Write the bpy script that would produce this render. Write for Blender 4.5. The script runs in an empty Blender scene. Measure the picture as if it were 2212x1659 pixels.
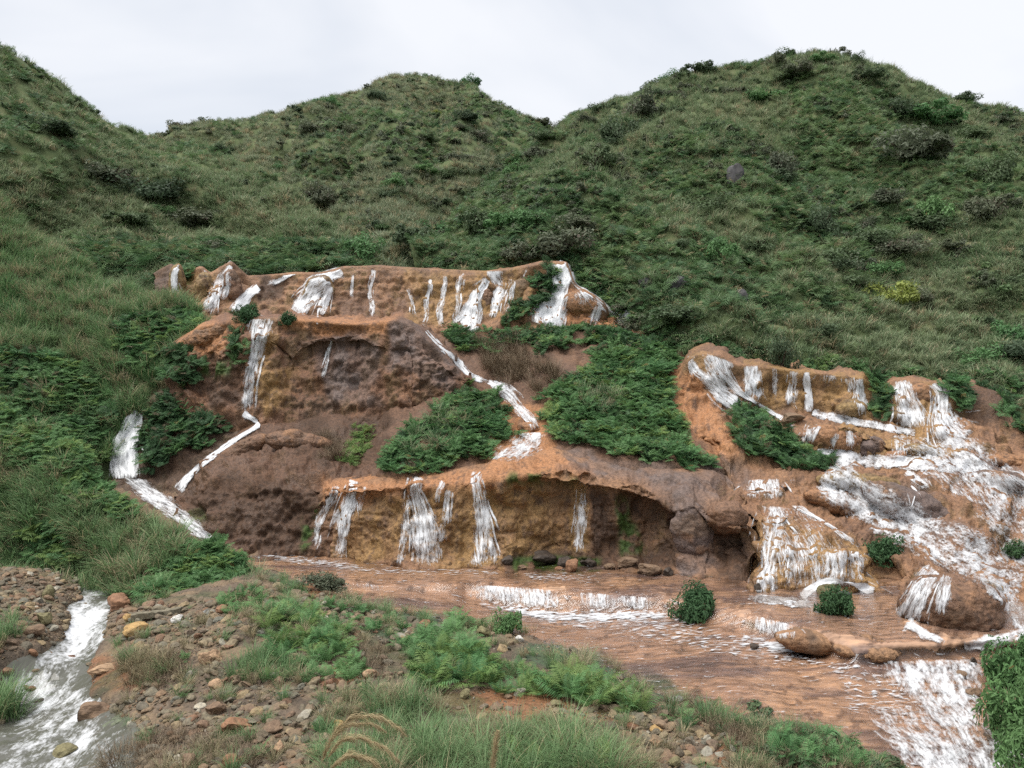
import bpy, math, random
import numpy as np
from mathutils import Vector
from mathutils.bvhtree import BVHTree

# ------------------------------------------------------------------ camera, sky, sun, exposure
SC = bpy.context.scene
COL = SC.collection
FPX, CU, CV, CAMZ = 1736.0, 1106.0, 829.5, 6.5      # survey units: focal length and centre of the view, eye height (m)
cam_d = bpy.data.cameras.new('camera')
cam_d.sensor_fit = 'HORIZONTAL'
cam_d.sensor_width = 36.0
cam_d.lens = 36.0 * FPX / 2212.0
cam_d.clip_end = 5000
cam = bpy.data.objects.new('camera', cam_d)
cam.location = (0, 0, CAMZ)
cam.rotation_euler = (math.radians(90), 0, 0)
COL.objects.link(cam)
SC.camera = cam

SUN_EL, SUN_AZ = math.radians(69), math.radians(-60)     # high, behind thick cloud
world = bpy.data.worlds.new('World')
SC.world = world
world.use_nodes = True
wn, wl = world.node_tree.nodes, world.node_tree.links
wn.clear()
w_out = wn.new('ShaderNodeOutputWorld')
w_sky = wn.new('ShaderNodeTexSky')
w_sky.sky_type = 'NISHITA'
w_sky.sun_disc = False
w_sky.sun_elevation = SUN_EL
w_sky.sun_rotation = math.pi + SUN_AZ
w_sky.dust_density = 3.0
w_bgs = wn.new('ShaderNodeBackground'); w_bgs.inputs['Strength'].default_value = 0.05
wl.new(w_sky.outputs[0], w_bgs.inputs['Color'])
w_tc = wn.new('ShaderNodeTexCoord')
w_map = wn.new('ShaderNodeMapping'); w_map.inputs['Scale'].default_value = (1.0, 1.0, 2.4)
wl.new(w_tc.outputs['Generated'], w_map.inputs['Vector'])
w_no = wn.new('ShaderNodeTexNoise'); w_no.inputs['Scale'].default_value = 1.3; w_no.inputs['Detail'].default_value = 5; w_no.inputs['Roughness'].default_value = 0.5
w_no.inputs['Distortion'].default_value = 0.4
wl.new(w_map.outputs[0], w_no.inputs['Vector'])
w_cr = wn.new('ShaderNodeValToRGB')
w_cr.color_ramp.elements[0].position = 0.38; w_cr.color_ramp.elements[0].color = (0.67, 0.72, 0.8, 1)
w_cr.color_ramp.elements[1].position = 0.6; w_cr.color_ramp.elements[1].color = (0.94, 0.95, 0.975, 1)
wl.new(w_no.outputs['Fac'], w_cr.inputs[0])
w_bgc = wn.new('ShaderNodeBackground'); w_bgc.inputs['Strength'].default_value = 0.268     # the cloud deck
wl.new(w_cr.outputs[0], w_bgc.inputs['Color'])
w_mix = wn.new('ShaderNodeMixShader'); w_mix.inputs[0].default_value = 0.88
wl.new(w_bgs.outputs[0], w_mix.inputs[1]); wl.new(w_bgc.outputs[0], w_mix.inputs[2])
wl.new(w_mix.outputs[0], w_out.inputs['Surface'])

sun_d = bpy.data.lights.new('sun', 'SUN')
sun_d.energy = 1.5
sun_d.angle = math.radians(50)
sun_d.color = (1.0, 0.96, 0.9)
sun = bpy.data.objects.new('sun', sun_d)
COL.objects.link(sun)
_sd = Vector((math.sin(SUN_AZ) * math.cos(SUN_EL), -math.cos(SUN_AZ) * math.cos(SUN_EL), math.sin(SUN_EL)))
sun.location = (0, 0, 80)
sun.rotation_euler = (-_sd).to_track_quat('-Z', 'Y').to_euler()

vs = SC.view_settings
vs.view_transform = 'Standard'; vs.look = 'None'; vs.gamma = 1; vs.exposure = 2.0
vs.use_curve_mapping = False
cy = SC.cycles
cy.max_bounces = 4; cy.diffuse_bounces = 2; cy.glossy_bounces = 2; cy.transmission_bounces = 2
cy.transparent_max_bounces = 10; cy.caustics_reflective = False; cy.caustics_refractive = False
world.cycles.sampling_method = 'MANUAL'; world.cycles.sample_map_resolution = 256
cy.use_denoising = False
cy.use_adaptive_sampling = True; cy.adaptive_threshold = 0.015

# ------------------------------------------------------------------ helpers
RNG = np.random.default_rng(7)
random.seed(7)

def px(u, v, d):
    u, v, d = np.broadcast_arrays(np.asarray(u, float), np.asarray(v, float), np.asarray(d, float))
    return np.stack([(u - CU) / FPX * d, d, CAMZ - (v - CV) / FPX * d], -1)

def to_uv(P):
    d = np.maximum(P[..., 1], 0.5)
    return CU + P[..., 0] / d * FPX, CV + (CAMZ - P[..., 2]) / d * FPX

def dz(v, z):                       # distance at which height z is seen at line v
    return (CAMZ - z) * FPX / (v - CV)

def _hash(ix, iy, iz, seed):
    h = (ix.astype(np.int64) * 374761393 + iy.astype(np.int64) * 668265263 + iz.astype(np.int64) * 2147483647 + seed * 974634757) & 0xFFFFFFFF
    h = ((h ^ (h >> 13)) * 1274126177) & 0xFFFFFFFF
    h = ((h ^ (h >> 16)) * 2246822519) & 0xFFFFFFFF
    return ((h ^ (h >> 15)) & 0xFFFFFF) / float(0xFFFFFF)

def vnoise(P, seed=0):
    P = np.asarray(P, float)
    f = np.floor(P); t = P - f
    t = t * t * t * (t * (t * 6 - 15) + 10)
    i = f.astype(np.int64)
    r = 0
    for a in (0, 1):
        wx = t[..., 0] if a else 1 - t[..., 0]
        for b in (0, 1):
            wy = t[..., 1] if b else 1 - t[..., 1]
            for c in (0, 1):
                wz = t[..., 2] if c else 1 - t[..., 2]
                r = r + wx * wy * wz * _hash(i[..., 0] + a, i[..., 1] + b, i[..., 2] + c, seed)
    return r

def fbm(P, scale=1.0, octv=4, seed=0, gain=0.5, stretch=(1, 1, 1)):
    P = np.asarray(P, float) * scale * np.asarray(stretch, float)
    a, s, tot = 1.0, 0, 0
    for o in range(octv):
        s = s + a * (vnoise(P + 17.3 * o, seed + o) - 0.5) * 2
        tot += a; a *= gain; P = P * 2.03
    return s / tot

def billow(P, scale=1.0, octv=3, seed=0):      # rounded lobes, as travertine grows
    P = np.asarray(P, float) * scale
    a, s, tot = 1.0, 0, 0
    for o in range(octv):
        s = s + a * (1 - np.abs(vnoise(P + 9.1 * o, seed + o) * 2 - 1) * 2)
        tot += a; a *= 0.5; P = P * 2.1
    return -s / tot

def smooth1(a, n, axis=1):
    for _ in range(n):
        b = np.pad(a, [(1, 1) if k == axis else (0, 0) for k in range(a.ndim)], mode='edge')
        a = 0.25 * np.take(b, range(0, a.shape[axis]), axis) + 0.5 * np.take(b, range(1, a.shape[axis] + 1), axis) + 0.25 * np.take(b, range(2, a.shape[axis] + 2), axis)
    return a

def smoothstep(a, b, x):
    t = np.clip((x - a) / (b - a), 0, 1)
    return t * t * (3 - 2 * t)

def in_poly(u, v, poly):
    poly = np.asarray(poly, float)
    r = np.zeros(np.shape(u), bool)
    x0, y0 = poly[-1]
    for x1, y1 in poly:
        c = ((y1 > v) != (y0 > v)) & (u < (x0 - x1) * (v - y1) / ((y0 - y1) if y0 != y1 else 1e-9) + x1)
        r ^= c
        x0, y0 = x1, y1
    return r

def tag(o, label=None, cat=None, group=None, kind=None):
    if label: o['label'] = label
    if cat: o['category'] = cat
    if group: o['group'] = group
    if kind: o['kind'] = kind
    return o

def mesh_np(name, V, F, smooth=True):
    """F: (n,4) or (n,3) int array"""
    me = bpy.data.meshes.new(name)
    V = np.asarray(V, np.float32); F = np.asarray(F, np.int32)
    k = F.shape[1]
    me.vertices.add(len(V)); me.vertices.foreach_set('co', V.ravel())
    me.loops.add(F.size); me.loops.foreach_set('vertex_index', F.ravel())
    me.polygons.add(len(F)); me.polygons.foreach_set('loop_start', np.arange(0, F.size, k, dtype=np.int32))
    me.polygons.foreach_set('loop_total', np.full(len(F), k, np.int32))
    me.update(calc_edges=True)
    me.polygons.foreach_set('use_smooth', np.full(len(F), smooth, bool))
    return me

def attr(me, name, a, typ='FLOAT'):
    at = me.attributes.new(name, typ, 'POINT')
    a = np.asarray(a, np.float32)
    if typ == 'FLOAT': at.data.foreach_set('value', a.ravel())
    elif typ == 'FLOAT_VECTOR': at.data.foreach_set('vector', a.ravel())
    elif typ == 'FLOAT_COLOR':
        if a.shape[-1] == 3: a = np.concatenate([a, np.ones(a.shape[:-1] + (1,), np.float32)], -1)
        at.data.foreach_set('color', a.ravel())

def obj(name, me, mat=None, parent=None, link=True):
    o = bpy.data.objects.new(name, me)
    if mat is not None and me is not None and not me.materials: me.materials.append(mat)
    if link: COL.objects.link(o)
    if parent is not None: o.parent = parent
    return o

def grid_faces(nr, nc):
    i = np.arange(nr * nc).reshape(nr, nc)
    return np.stack([i[:-1, :-1], i[:-1, 1:], i[1:, 1:], i[1:, :-1]], -1).reshape(-1, 4)

def grid_normals(P):
    du = np.gradient(P, axis=1); dv = np.gradient(P, axis=0)
    n = np.cross(du, dv)
    return n / np.maximum(np.linalg.norm(n, axis=-1, keepdims=True), 1e-9)

def loft(rows, u0, u1, du, segs, back=None, voff=0.0, usm=3, rsm=2):
    """rows near to far: lists of (u, v, d); every column u gets the profile through them"""
    nc = int((u1 - u0) / du) + 1
    U = np.linspace(u0, u1, nc)
    R = []
    for r in rows:
        a = np.array(r, float)
        v = np.interp(U, a[:, 0], a[:, 1]); d = np.interp(U, a[:, 0], a[:, 2])
        R.append(px(U, v + voff * FPX / d, d))
    for (dd, dh) in (back or []):
        p = R[-1].copy(); s = (p[:, 1] + dd) / p[:, 1]
        p = np.stack([p[:, 0] * s, p[:, 1] + dd, p[:, 2] + dh], -1)
        R.append(p)
    R = [smooth1(r[None], usm)[0] for r in R]
    out = []
    if isinstance(segs, int): segs = [segs] * (len(R) - 1)
    segs = list(segs) + [segs[-1]] * (len(R) - 1 - len(segs))
    for k in range(len(R) - 1):
        for t in np.arange(segs[k]) / segs[k]:
            out.append(R[k] * (1 - t) + R[k + 1] * t)
    out.append(R[-1])
    P = np.stack(out)
    return smooth1(P, rsm, 0)

# ------------------------------------------------------------------ node materials
def newmat(name):
    m = bpy.data.materials.new(name); m.use_nodes = True
    n = m.node_tree.nodes; n.clear()
    return m, n, m.node_tree.links

def N(n, t, **kw):
    x = n.new(t)
    for k, v in kw.items():
        if k in x.inputs.keys(): x.inputs[k].default_value = v
        else: setattr(x, k, v)
    return x

def ramp(n, stops, interp='LINEAR'):
    r = n.new('ShaderNodeValToRGB'); e = r.color_ramp.elements
    r.color_ramp.interpolation = interp
    while len(e) > 2: e.remove(e[-1])
    for k, (p, c) in enumerate(stops):
        if k >= len(e): e.new(p)
        e[k].position = p; e[k].color = tuple(c) + (1,)
    return r

def mixc(n, l, a, b, fac=None, mode='MIX', f=0.5):
    m = n.new('ShaderNodeMix'); m.data_type = 'RGBA'; m.blend_type = mode
    m.inputs[0].default_value = f
    if fac is not None: l.new(fac, m.inputs[0])
    for s, x in ((m.inputs[6], a), (m.inputs[7], b)):
        if isinstance(x, (tuple, list)): s.default_value = tuple(x) + ((1,) if len(x) == 3 else ())
        else: l.new(x, s)
    return m.outputs[2]

def mathn(n, l, op, a, b=None, clamp=False):
    m = n.new('ShaderNodeMath'); m.operation = op; m.use_clamp = clamp
    for i, x in enumerate((a, b)):
        if x is None: continue
        if isinstance(x, (int, float)): m.inputs[i].default_value = x
        else: l.new(x, m.inputs[i])
    return m.outputs[0]

def rock_material(name='mineral_rock', sc=9.0, det=5.0, rg_=0.78, bump=0.07, st=(1, 1, 1)):
    m, n, l = newmat(name)
    out = N(n, 'ShaderNodeOutputMaterial'); b = N(n, 'ShaderNodeBsdfPrincipled')
    l.new(b.outputs[0], out.inputs[0])
    at = N(n, 'ShaderNodeAttribute', attribute_name='col'); wt = N(n, 'ShaderNodeAttribute', attribute_name='wet')
    tc = N(n, 'ShaderNodeTexCoord')
    mp = N(n, 'ShaderNodeMapping'); mp.inputs['Scale'].default_value = st; l.new(tc.outputs['Object'], mp.inputs[0])
    n1 = N(n, 'ShaderNodeTexNoise', Scale=sc, Detail=det, Roughness=rg_); l.new(mp.outputs[0], n1.inputs['Vector'])
    r1 = ramp(n, [(0.28, (0.42, 0.41, 0.4)), (0.5, (0.88, 0.88, 0.88)), (0.72, (1.3, 1.26, 1.18))]); l.new(n1.outputs['Fac'], r1.inputs[0])
    c = mixc(n, l, at.outputs['Color'], r1.outputs[0], mode='MULTIPLY', f=1.0)
    l.new(c, b.inputs['Base Color'])
    rg = mathn(n, l, 'MULTIPLY_ADD', wt.outputs['Fac'], -0.5)
    rg.node.inputs[2].default_value = 0.85
    l.new(rg, b.inputs['Roughness'])
    b.inputs['Specular IOR Level'].default_value = 0.3
    bp = N(n, 'ShaderNodeBump', Strength=0.9, Distance=bump); l.new(n1.outputs['Fac'], bp.inputs['Height']); l.new(bp.outputs[0], b.inputs['Normal'])
    return m

def soil_material(name, stops, sc=3.0, bump=0.08):
    m, n, l = newmat(name)
    out = N(n, 'ShaderNodeOutputMaterial'); b = N(n, 'ShaderNodeBsdfPrincipled', Roughness=0.95)
    l.new(b.outputs[0], out.inputs[0])
    tc = N(n, 'ShaderNodeTexCoord')
    n1 = N(n, 'ShaderNodeTexNoise', Scale=sc, Detail=5.0, Roughness=0.75); l.new(tc.outputs['Object'], n1.inputs['Vector'])
    r1 = ramp(n, stops); l.new(n1.outputs['Fac'], r1.inputs[0])
    l.new(r1.outputs[0], b.inputs['Base Color'])
    if bump:
        bp = N(n, 'ShaderNodeBump', Strength=1.0, Distance=bump); l.new(n1.outputs['Fac'], bp.inputs['Height']); l.new(bp.outputs[0], b.inputs['Normal'])
    b.inputs['Specular IOR Level'].default_value = 0.2
    return m

MAT_ROCK = rock_material(det=4.0, rg_=0.7)
MAT_BED = rock_material('stream_bed_rock', 2.2, 3.0, 0.55, 0.04, (0.8, 3.2, 1))
MAT_HILL = soil_material('hillside_soil', [(0.3, (0.045, 0.065, 0.028)), (0.5, (0.075, 0.098, 0.042)), (0.7, (0.105, 0.105, 0.055))], 0.6, 0)
MAT_SOIL = soil_material('bank_soil', [(0.25, (0.05, 0.036, 0.026)), (0.5, (0.125, 0.082, 0.052)), (0.75, (0.2, 0.14, 0.09))], 5.0, 0.06)
# ------------------------------------------------------------------ large structure: hills
TERR = []          # (world grid, object) of every terrain sheet, for standing things on

def hill(name, label, rows, u0, u1, du, segs, back, voff, amp, sc, seed, gully=0.0, lump=0.45):
    P = loft(rows, u0, u1, du, segs, back, voff, usm=2, rsm=3)
    n = grid_normals(P)
    n *= np.sign(n[..., 2:3] + 1e-9)
    gul = fbm(P, 0.075, 3, seed + 5, 0.5, (1.0, 0.22, 0.22))            # spurs and gullies running downhill
    gul = (1 - 2.2 * np.abs(gul)) * 0.7 * gully
    w = smoothstep(0, 0.12, np.linspace(0, 1, P.shape[0])) * smoothstep(1.0, 0.78, np.linspace(0, 1, P.shape[0]))
    P = P + n * (fbm(P, sc, 4, seed) * amp + (gul + billow(P, 0.2, 2, seed + 9) * -lump + fbm(P, 0.45, 2, seed + 10) * lump) * w[:, None])[..., None]
    me = mesh_np(name, P.reshape(-1, 3), grid_faces(*P.shape[:2]))
    o = obj(name, me, MAT_HILL)
    tag(o, label, 'hill', kind='structure')
    TERR.append((P, o))
    return P

g = mesh_np('ground', [(-900, -400, -4), (900, -400, -4), (900, 1500, -4), (-900, 1500, -4)], [[0, 1, 2, 3]], False)
tag(obj('ground', g, MAT_HILL), 'dark earth lying beneath the hills all round', 'ground', kind='structure')

HC = hill('hill_center', 'central grassy hill with a pointed summit behind the top cliff', [
    [(200, 640, 60), (740, 640, 54), (800, 640, 48), (1050, 640, 47), (1100, 640, 49), (1300, 640, 68), (1500, 640, 88)],
    [(200, 590, 70), (560, 590, 66), (720, 585, 58), (790, 578, 51), (1000, 580, 52), (1100, 575, 55), (1150, 570, 60), (1300, 560, 70), (1500, 560, 90)],
    [(200, 500, 84), (560, 500, 78), (700, 500, 74), (760, 500, 66), (850, 485, 64), (900, 480, 68), (1000, 480, 72), (1100, 480, 78), (1230, 460, 85), (1500, 440, 100)],
    [(200, 420, 100), (500, 370, 98), (640, 380, 92), (700, 375, 82), (760, 370, 90), (850, 350, 77), (940, 360, 90), (1010, 370, 84), (1060, 380, 92), (1150, 380, 94), (1230, 370, 95), (1500, 380, 108)],
    [(200, 360, 105), (500, 300, 108), (640, 270, 108), (760, 260, 107), (880, 240, 98), (980, 260, 108), (1080, 280, 108), (1160, 310, 104), (1230, 330, 108), (1500, 350, 112)],
    [(200, 340, 125), (377, 312, 122), (427, 289, 122), (473, 292, 122), (517, 274, 124), (550, 259, 124), (633, 222, 126), (700, 194, 128), (737, 190, 128), (815, 185, 130), (850, 162, 130), (890, 142, 130), (915, 136, 130), (950, 150, 130), (1000, 175, 130), (1050, 195, 128), (1110, 225, 124), (1190, 260, 118), (1225, 282, 117), (1300, 320, 117), (1500, 345, 117)],
], 200, 1500, 6, [6, 14, 18, 18, 14, 6], [(25, -16)], 0.5, 1.1, 0.09, 11, 3.4, 0.7)

HR = hill('hill_right', 'broad scrub covered hill rising above the cascades', [
    [(900, 640, 48), (1230, 600, 49), (1400, 760, 43), (1480, 800, 41), (1600, 810, 40), (1860, 840, 40), (2212, 900, 38), (2700, 950, 36)],
    [(900, 600, 50), (1150, 570, 50), (1226, 560, 50), (1300, 640, 47), (1430, 725, 44), (1490, 755, 41), (1590, 775, 40), (1865, 805, 40), (2060, 825, 40), (2160, 845, 39), (2260, 900, 38), (2700, 930, 37)],
    [(900, 580, 54), (1100, 520, 55), (1250, 520, 54), (1400, 600, 50), (1500, 650, 47), (1700, 680, 46), (1900, 700, 46), (2212, 720, 45), (2700, 740, 44)],
    [(900, 570, 58), (1000, 540, 60), (1100, 470, 62), (1250, 430, 62), (1400, 480, 58), (1600, 500, 57), (1800, 530, 56), (2000, 540, 56), (2212, 550, 56), (2700, 560, 54)],
    [(900, 565, 62), (1000, 530, 64), (1130, 400, 74), (1250, 340, 78), (1400, 340, 72), (1600, 340, 70), (1800, 350, 70), (2000, 370, 70), (2212, 390, 70), (2700, 420, 68)],
    [(900, 560, 64), (1000, 525, 66), (1150, 350, 88), (1250, 290, 92), (1400, 250, 86), (1600, 210, 84), (1770, 200, 84), (1950, 250, 84), (2212, 310, 84), (2700, 350, 84)],
    [(900, 558, 66), (1000, 522, 68), (1100, 440, 78), (1180, 330, 100), (1225, 284, 108), (1260, 262, 108), (1300, 255, 106), (1340, 240, 105), (1400, 205, 102), (1450, 185, 100), (1500, 165, 99), (1560, 150, 98), (1600, 140, 97), (1640, 125, 96), (1680, 112, 95), (1770, 102, 95), (1860, 117, 95), (1905, 140, 95), (1950, 167, 95), (2010, 192, 95), (2060, 208, 95), (2100, 215, 95), (2150, 225, 95), (2212, 242, 95), (2400, 300, 95), (2700, 420, 95)],
], 900, 2700, 6, [4, 12, 14, 14, 12, 12, 6], [(25, -14)], 0.5, 1.0, 0.11, 23, 2.6, 0.75)

HL = hill('hill_left', 'steep grassy ridge falling from the top left corner', [
    [(-700, 700, 46), (200, 650, 47), (700, 640, 46), (800, 640, 47)],
    [(-700, 640, 50), (0, 600, 50), (230, 578, 49), (370, 562, 49), (440, 572, 49), (560, 580, 49), (700, 585, 49), (750, 572, 50), (800, 590, 50)],
    [(-700, 480, 54), (0, 450, 54), (150, 470, 55), (300, 500, 55), (450, 520, 54), (600, 550, 53), (700, 570, 51), (750, 570, 51), (800, 585, 51)],
    [(-700, 330, 60), (0, 300, 58), (100, 310, 61), (250, 370, 65), (400, 450, 64), (500, 495, 61), (600, 530, 56), (700, 560, 53), (750, 566, 52), (800, 585, 52)],
    [(-700, 220, 62), (0, 235, 62), (100, 255, 66), (250, 330, 69), (400, 390, 66), (500, 420, 63), (600, 470, 59), (700, 530, 54), (750, 562, 53), (800, 585, 53)],
    [(-700, -320, 75), (-200, -20, 72), (0, 95, 72), (67, 135, 74), (167, 209, 78), (250, 272, 84), (277, 280, 86), (307, 295, 88), (350, 314, 90), (370, 317, 90), (395, 310, 88), (427, 305, 86), (467, 312, 82), (520, 340, 76), (567, 369, 71), (633, 412, 65), (683, 452, 60), (737, 519, 55), (760, 555, 53.5), (800, 585, 53.5)],
], -700, 800, 6, [4, 14, 14, 10, 18, 6], [(20, -14)], 0.45, 0.8, 0.13, 31, 1.6)

HE = hill('hill_front', 'near green slope of grass and ferns on the left', [
    [(-700, 1000, 33), (0, 930, 34), (130, 960, 35), (240, 1040, 36), (280, 1040, 37), (330, 900, 38.5), (380, 800, 38.5), (450, 750, 39)],
    [(-700, 950, 34.5), (0, 880, 35.5), (130, 925, 36), (240, 985, 36.8), (270, 900, 38), (300, 850, 38.5), (340, 790, 39), (380, 760, 39.3), (450, 700, 39.8)],
    [(-700, 700, 39), (0, 740, 39), (130, 770, 39.5), (230, 800, 39.5), (290, 780, 39.6), (340, 730, 40), (400, 700, 40.5), (450, 692, 40.8)],
    [(-700, 520, 44), (0, 600, 44), (130, 640, 43.5), (230, 680, 42.5), (330, 690, 41.5), (400, 680, 41.3), (450, 689, 41.2)],
    [(-700, -50, 52), (-200, 290, 51), (0, 412, 50), (67, 482, 49.5), (133, 522, 49), (183, 559, 48.5), (233, 592, 47.5), (283, 615, 46.5), (333, 632, 45), (411, 662, 42.5), (444, 686, 41.5), (450, 692, 41.5)],
], -700, 450, 6, [6, 16, 14, 14, 6], [(6, -3)], 0.55, 0.45, 0.25, 41, 0.6, 0.3)

HB = hill('bank_front', 'low fern and grass covered bank beside the left stream', [
    [(-700, 1330, 28), (0, 1330, 25.6), (183, 1330, 25.6), (300, 1360, 24), (400, 1370, 23.5), (470, 1350, 24), (533, 1310, 25), (560, 1290, 25.8)],
    [(-700, 1200, dz(1200, -.2)), (0, 1216, dz(1216, -.1)), (67, 1223, dz(1223, -.2)), (183, 1240, dz(1240, -.3)), (233, 1243, dz(1243, -.3)), (290, 1275, dz(1275, -.2)), (340, 1300, dz(1300, -.2)), (400, 1300, dz(1300, -.2)), (470, 1280, dz(1280, -.1)), (533, 1250, dz(1250, -.1)), (560, 1238, dz(1238, -.1))],
    [(-700, 950, 33), (0, 1080, 30.6), (133, 1090, 30.2), (233, 1130, 29.3), (300, 1160, 28.6), (400, 1210, 27.4), (470, 1225, 27.2), (533, 1228, 27.6), (560, 1236, 27.6)],
    [(-700, 500, 40), (0, 851, 34), (67, 890, 33.6), (133, 926, 33), (173, 970, 32.5), (180, 1010, 32), (233, 1056, 31), (290, 1083, 30.3), (300, 1106, 30), (373, 1130, 29.3), (417, 1160, 28.8), (467, 1163, 28.5), (520, 1200, 28), (540, 1228, 27.8), (560, 1236, 27.7)],
], -700, 560, 6, [5, 16, 20, 6], [(2.2, -2.6)], 0.42, 0.22, 0.4, 51, 0, 0.15)

# ------------------------------------------------------------------ large structure: the mineral stained rock
POLY = dict(
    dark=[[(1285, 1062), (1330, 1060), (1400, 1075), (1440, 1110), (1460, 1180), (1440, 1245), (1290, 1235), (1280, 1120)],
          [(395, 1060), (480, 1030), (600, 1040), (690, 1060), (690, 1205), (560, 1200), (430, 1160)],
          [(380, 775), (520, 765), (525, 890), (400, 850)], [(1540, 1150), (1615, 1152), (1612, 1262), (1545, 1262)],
          [(650, 742), (790, 738), (800, 756), (660, 762)], [(230, 580), (370, 575), (360, 640), (260, 620)],  # first outline: painted shade line under the middle cliff lip
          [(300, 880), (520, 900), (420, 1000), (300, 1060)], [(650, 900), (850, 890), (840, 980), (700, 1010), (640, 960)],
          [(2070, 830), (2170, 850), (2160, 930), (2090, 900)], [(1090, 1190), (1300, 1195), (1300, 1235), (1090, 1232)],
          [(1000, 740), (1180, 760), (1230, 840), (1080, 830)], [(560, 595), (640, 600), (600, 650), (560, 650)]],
    purple=[[(850, 700), (900, 700), (1000, 800), (990, 850), (840, 790)], [(1195, 972), (1300, 988), (1540, 1018), (1600, 1060), (1520, 1080), (1440, 1075), (1390, 1050), (1290, 1030), (1230, 1005)],
            [(1880, 1040), (1980, 1060), (2130, 1165), (2050, 1165), (1930, 1110)], [(1470, 985), (1600, 1000), (1630, 1040), (1520, 1022)],
            [(2050, 990), (2200, 1000), (2220, 1060), (2140, 1040)], [(690, 730), (800, 735), (820, 870), (700, 880)], [(1440, 1070), (1520, 1090), (1540, 1240), (1460, 1240)],
            [(330, 590), (370, 580), (365, 640), (340, 640)], [(2010, 1320), (2160, 1310), (2180, 1380), (2010, 1370)]],
    ochre=[[(1088, 1040), (1272, 1045), (1276, 1205), (1088, 1205)], [(570, 700), (600, 690), (590, 780), (640, 790), (610, 880), (560, 900), (548, 800)],
           [(740, 1080), (1080, 1050), (1085, 1225), (740, 1215)], [(1600, 780), (1880, 810), (1880, 900), (1640, 880)], [(1630, 1110), (1900, 1180), (1890, 1285), (1630, 1285)],
           [(880, 590), (1180, 580), (1120, 700), (880, 700)], [(380, 590), (480, 590), (450, 680), (380, 650)], [(1740, 910), (2100, 960), (2000, 1000), (1740, 980)], [(1490, 760), (1540, 760), (1540, 800), (1490, 800)], [(1930, 830), (2060, 840), (2030, 940), (1920, 930)]],
    orange=[[(1040, 1000), (1200, 985), (1280, 1010), (1275, 1036), (1085, 1036)], [(375, 745), (430, 695), (520, 690), (510, 745), (420, 765)],
            [(1445, 810), (1500, 790), (1600, 990), (1560, 1010), (1460, 900)], [(700, 1040), (1080, 1015), (1085, 1060), (700, 1090)], [(1080, 870), (1180, 870), (1200, 980), (1050, 1000)],
            [(590, 690), (860, 690), (840, 718), (610, 724)], [(1200, 620), (1400, 690), (1380, 720), (1200, 700)]],
    algae=[[(560, 1290), (680, 1300), (800, 1292), (1010, 1330), (1040, 1370), (900, 1400), (700, 1360), (600, 1330)], [(1130, 1385), (1250, 1400), (1330, 1420), (1450, 1475), (1500, 1515), (1380, 1500), (1200, 1450), (1120, 1420)], [(1540, 1525), (1700, 1550), (1850, 1570), (1800, 1600), (1560, 1560)], [(590, 1245), (640, 1250), (650, 1280), (590, 1275)]],
    mud=[[(930, 1500), (1160, 1495), (1330, 1530), (1430, 1560), (1250, 1565), (950, 1540)], [(690, 1455), (760, 1440), (790, 1462), (720, 1482)], [(1560, 1600), (1760, 1640), (1760, 1700), (1500, 1700)], [(600, 1255), (760, 1280), (700, 1310), (590, 1290)], [(170, 1430), (300, 1430), (290, 1490), (190, 1500)]],
    moss=[[(425, 780), (505, 775), (500, 810), (425, 805)], [(655, 1120), (690, 1090), (680, 1180), (650, 1190)], [(1330, 1080), (1350, 1080), (1400, 1190), (1340, 1200)], [(405, 1105), (440, 1100), (450, 1115), (410, 1120)],
          [(1100, 1200), (1300, 1205), (1300, 1232), (1110, 1230)], [(390, 590), (415, 590), (412, 620), (392, 615)], [(1100, 1025), (1250, 1030), (1250, 1045), (1100, 1045)]],
)

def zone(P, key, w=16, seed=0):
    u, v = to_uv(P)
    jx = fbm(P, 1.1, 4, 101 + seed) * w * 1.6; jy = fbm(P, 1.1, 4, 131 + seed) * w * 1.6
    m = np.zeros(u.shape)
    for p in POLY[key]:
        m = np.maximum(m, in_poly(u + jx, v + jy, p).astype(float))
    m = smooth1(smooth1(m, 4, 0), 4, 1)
    return m

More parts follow.
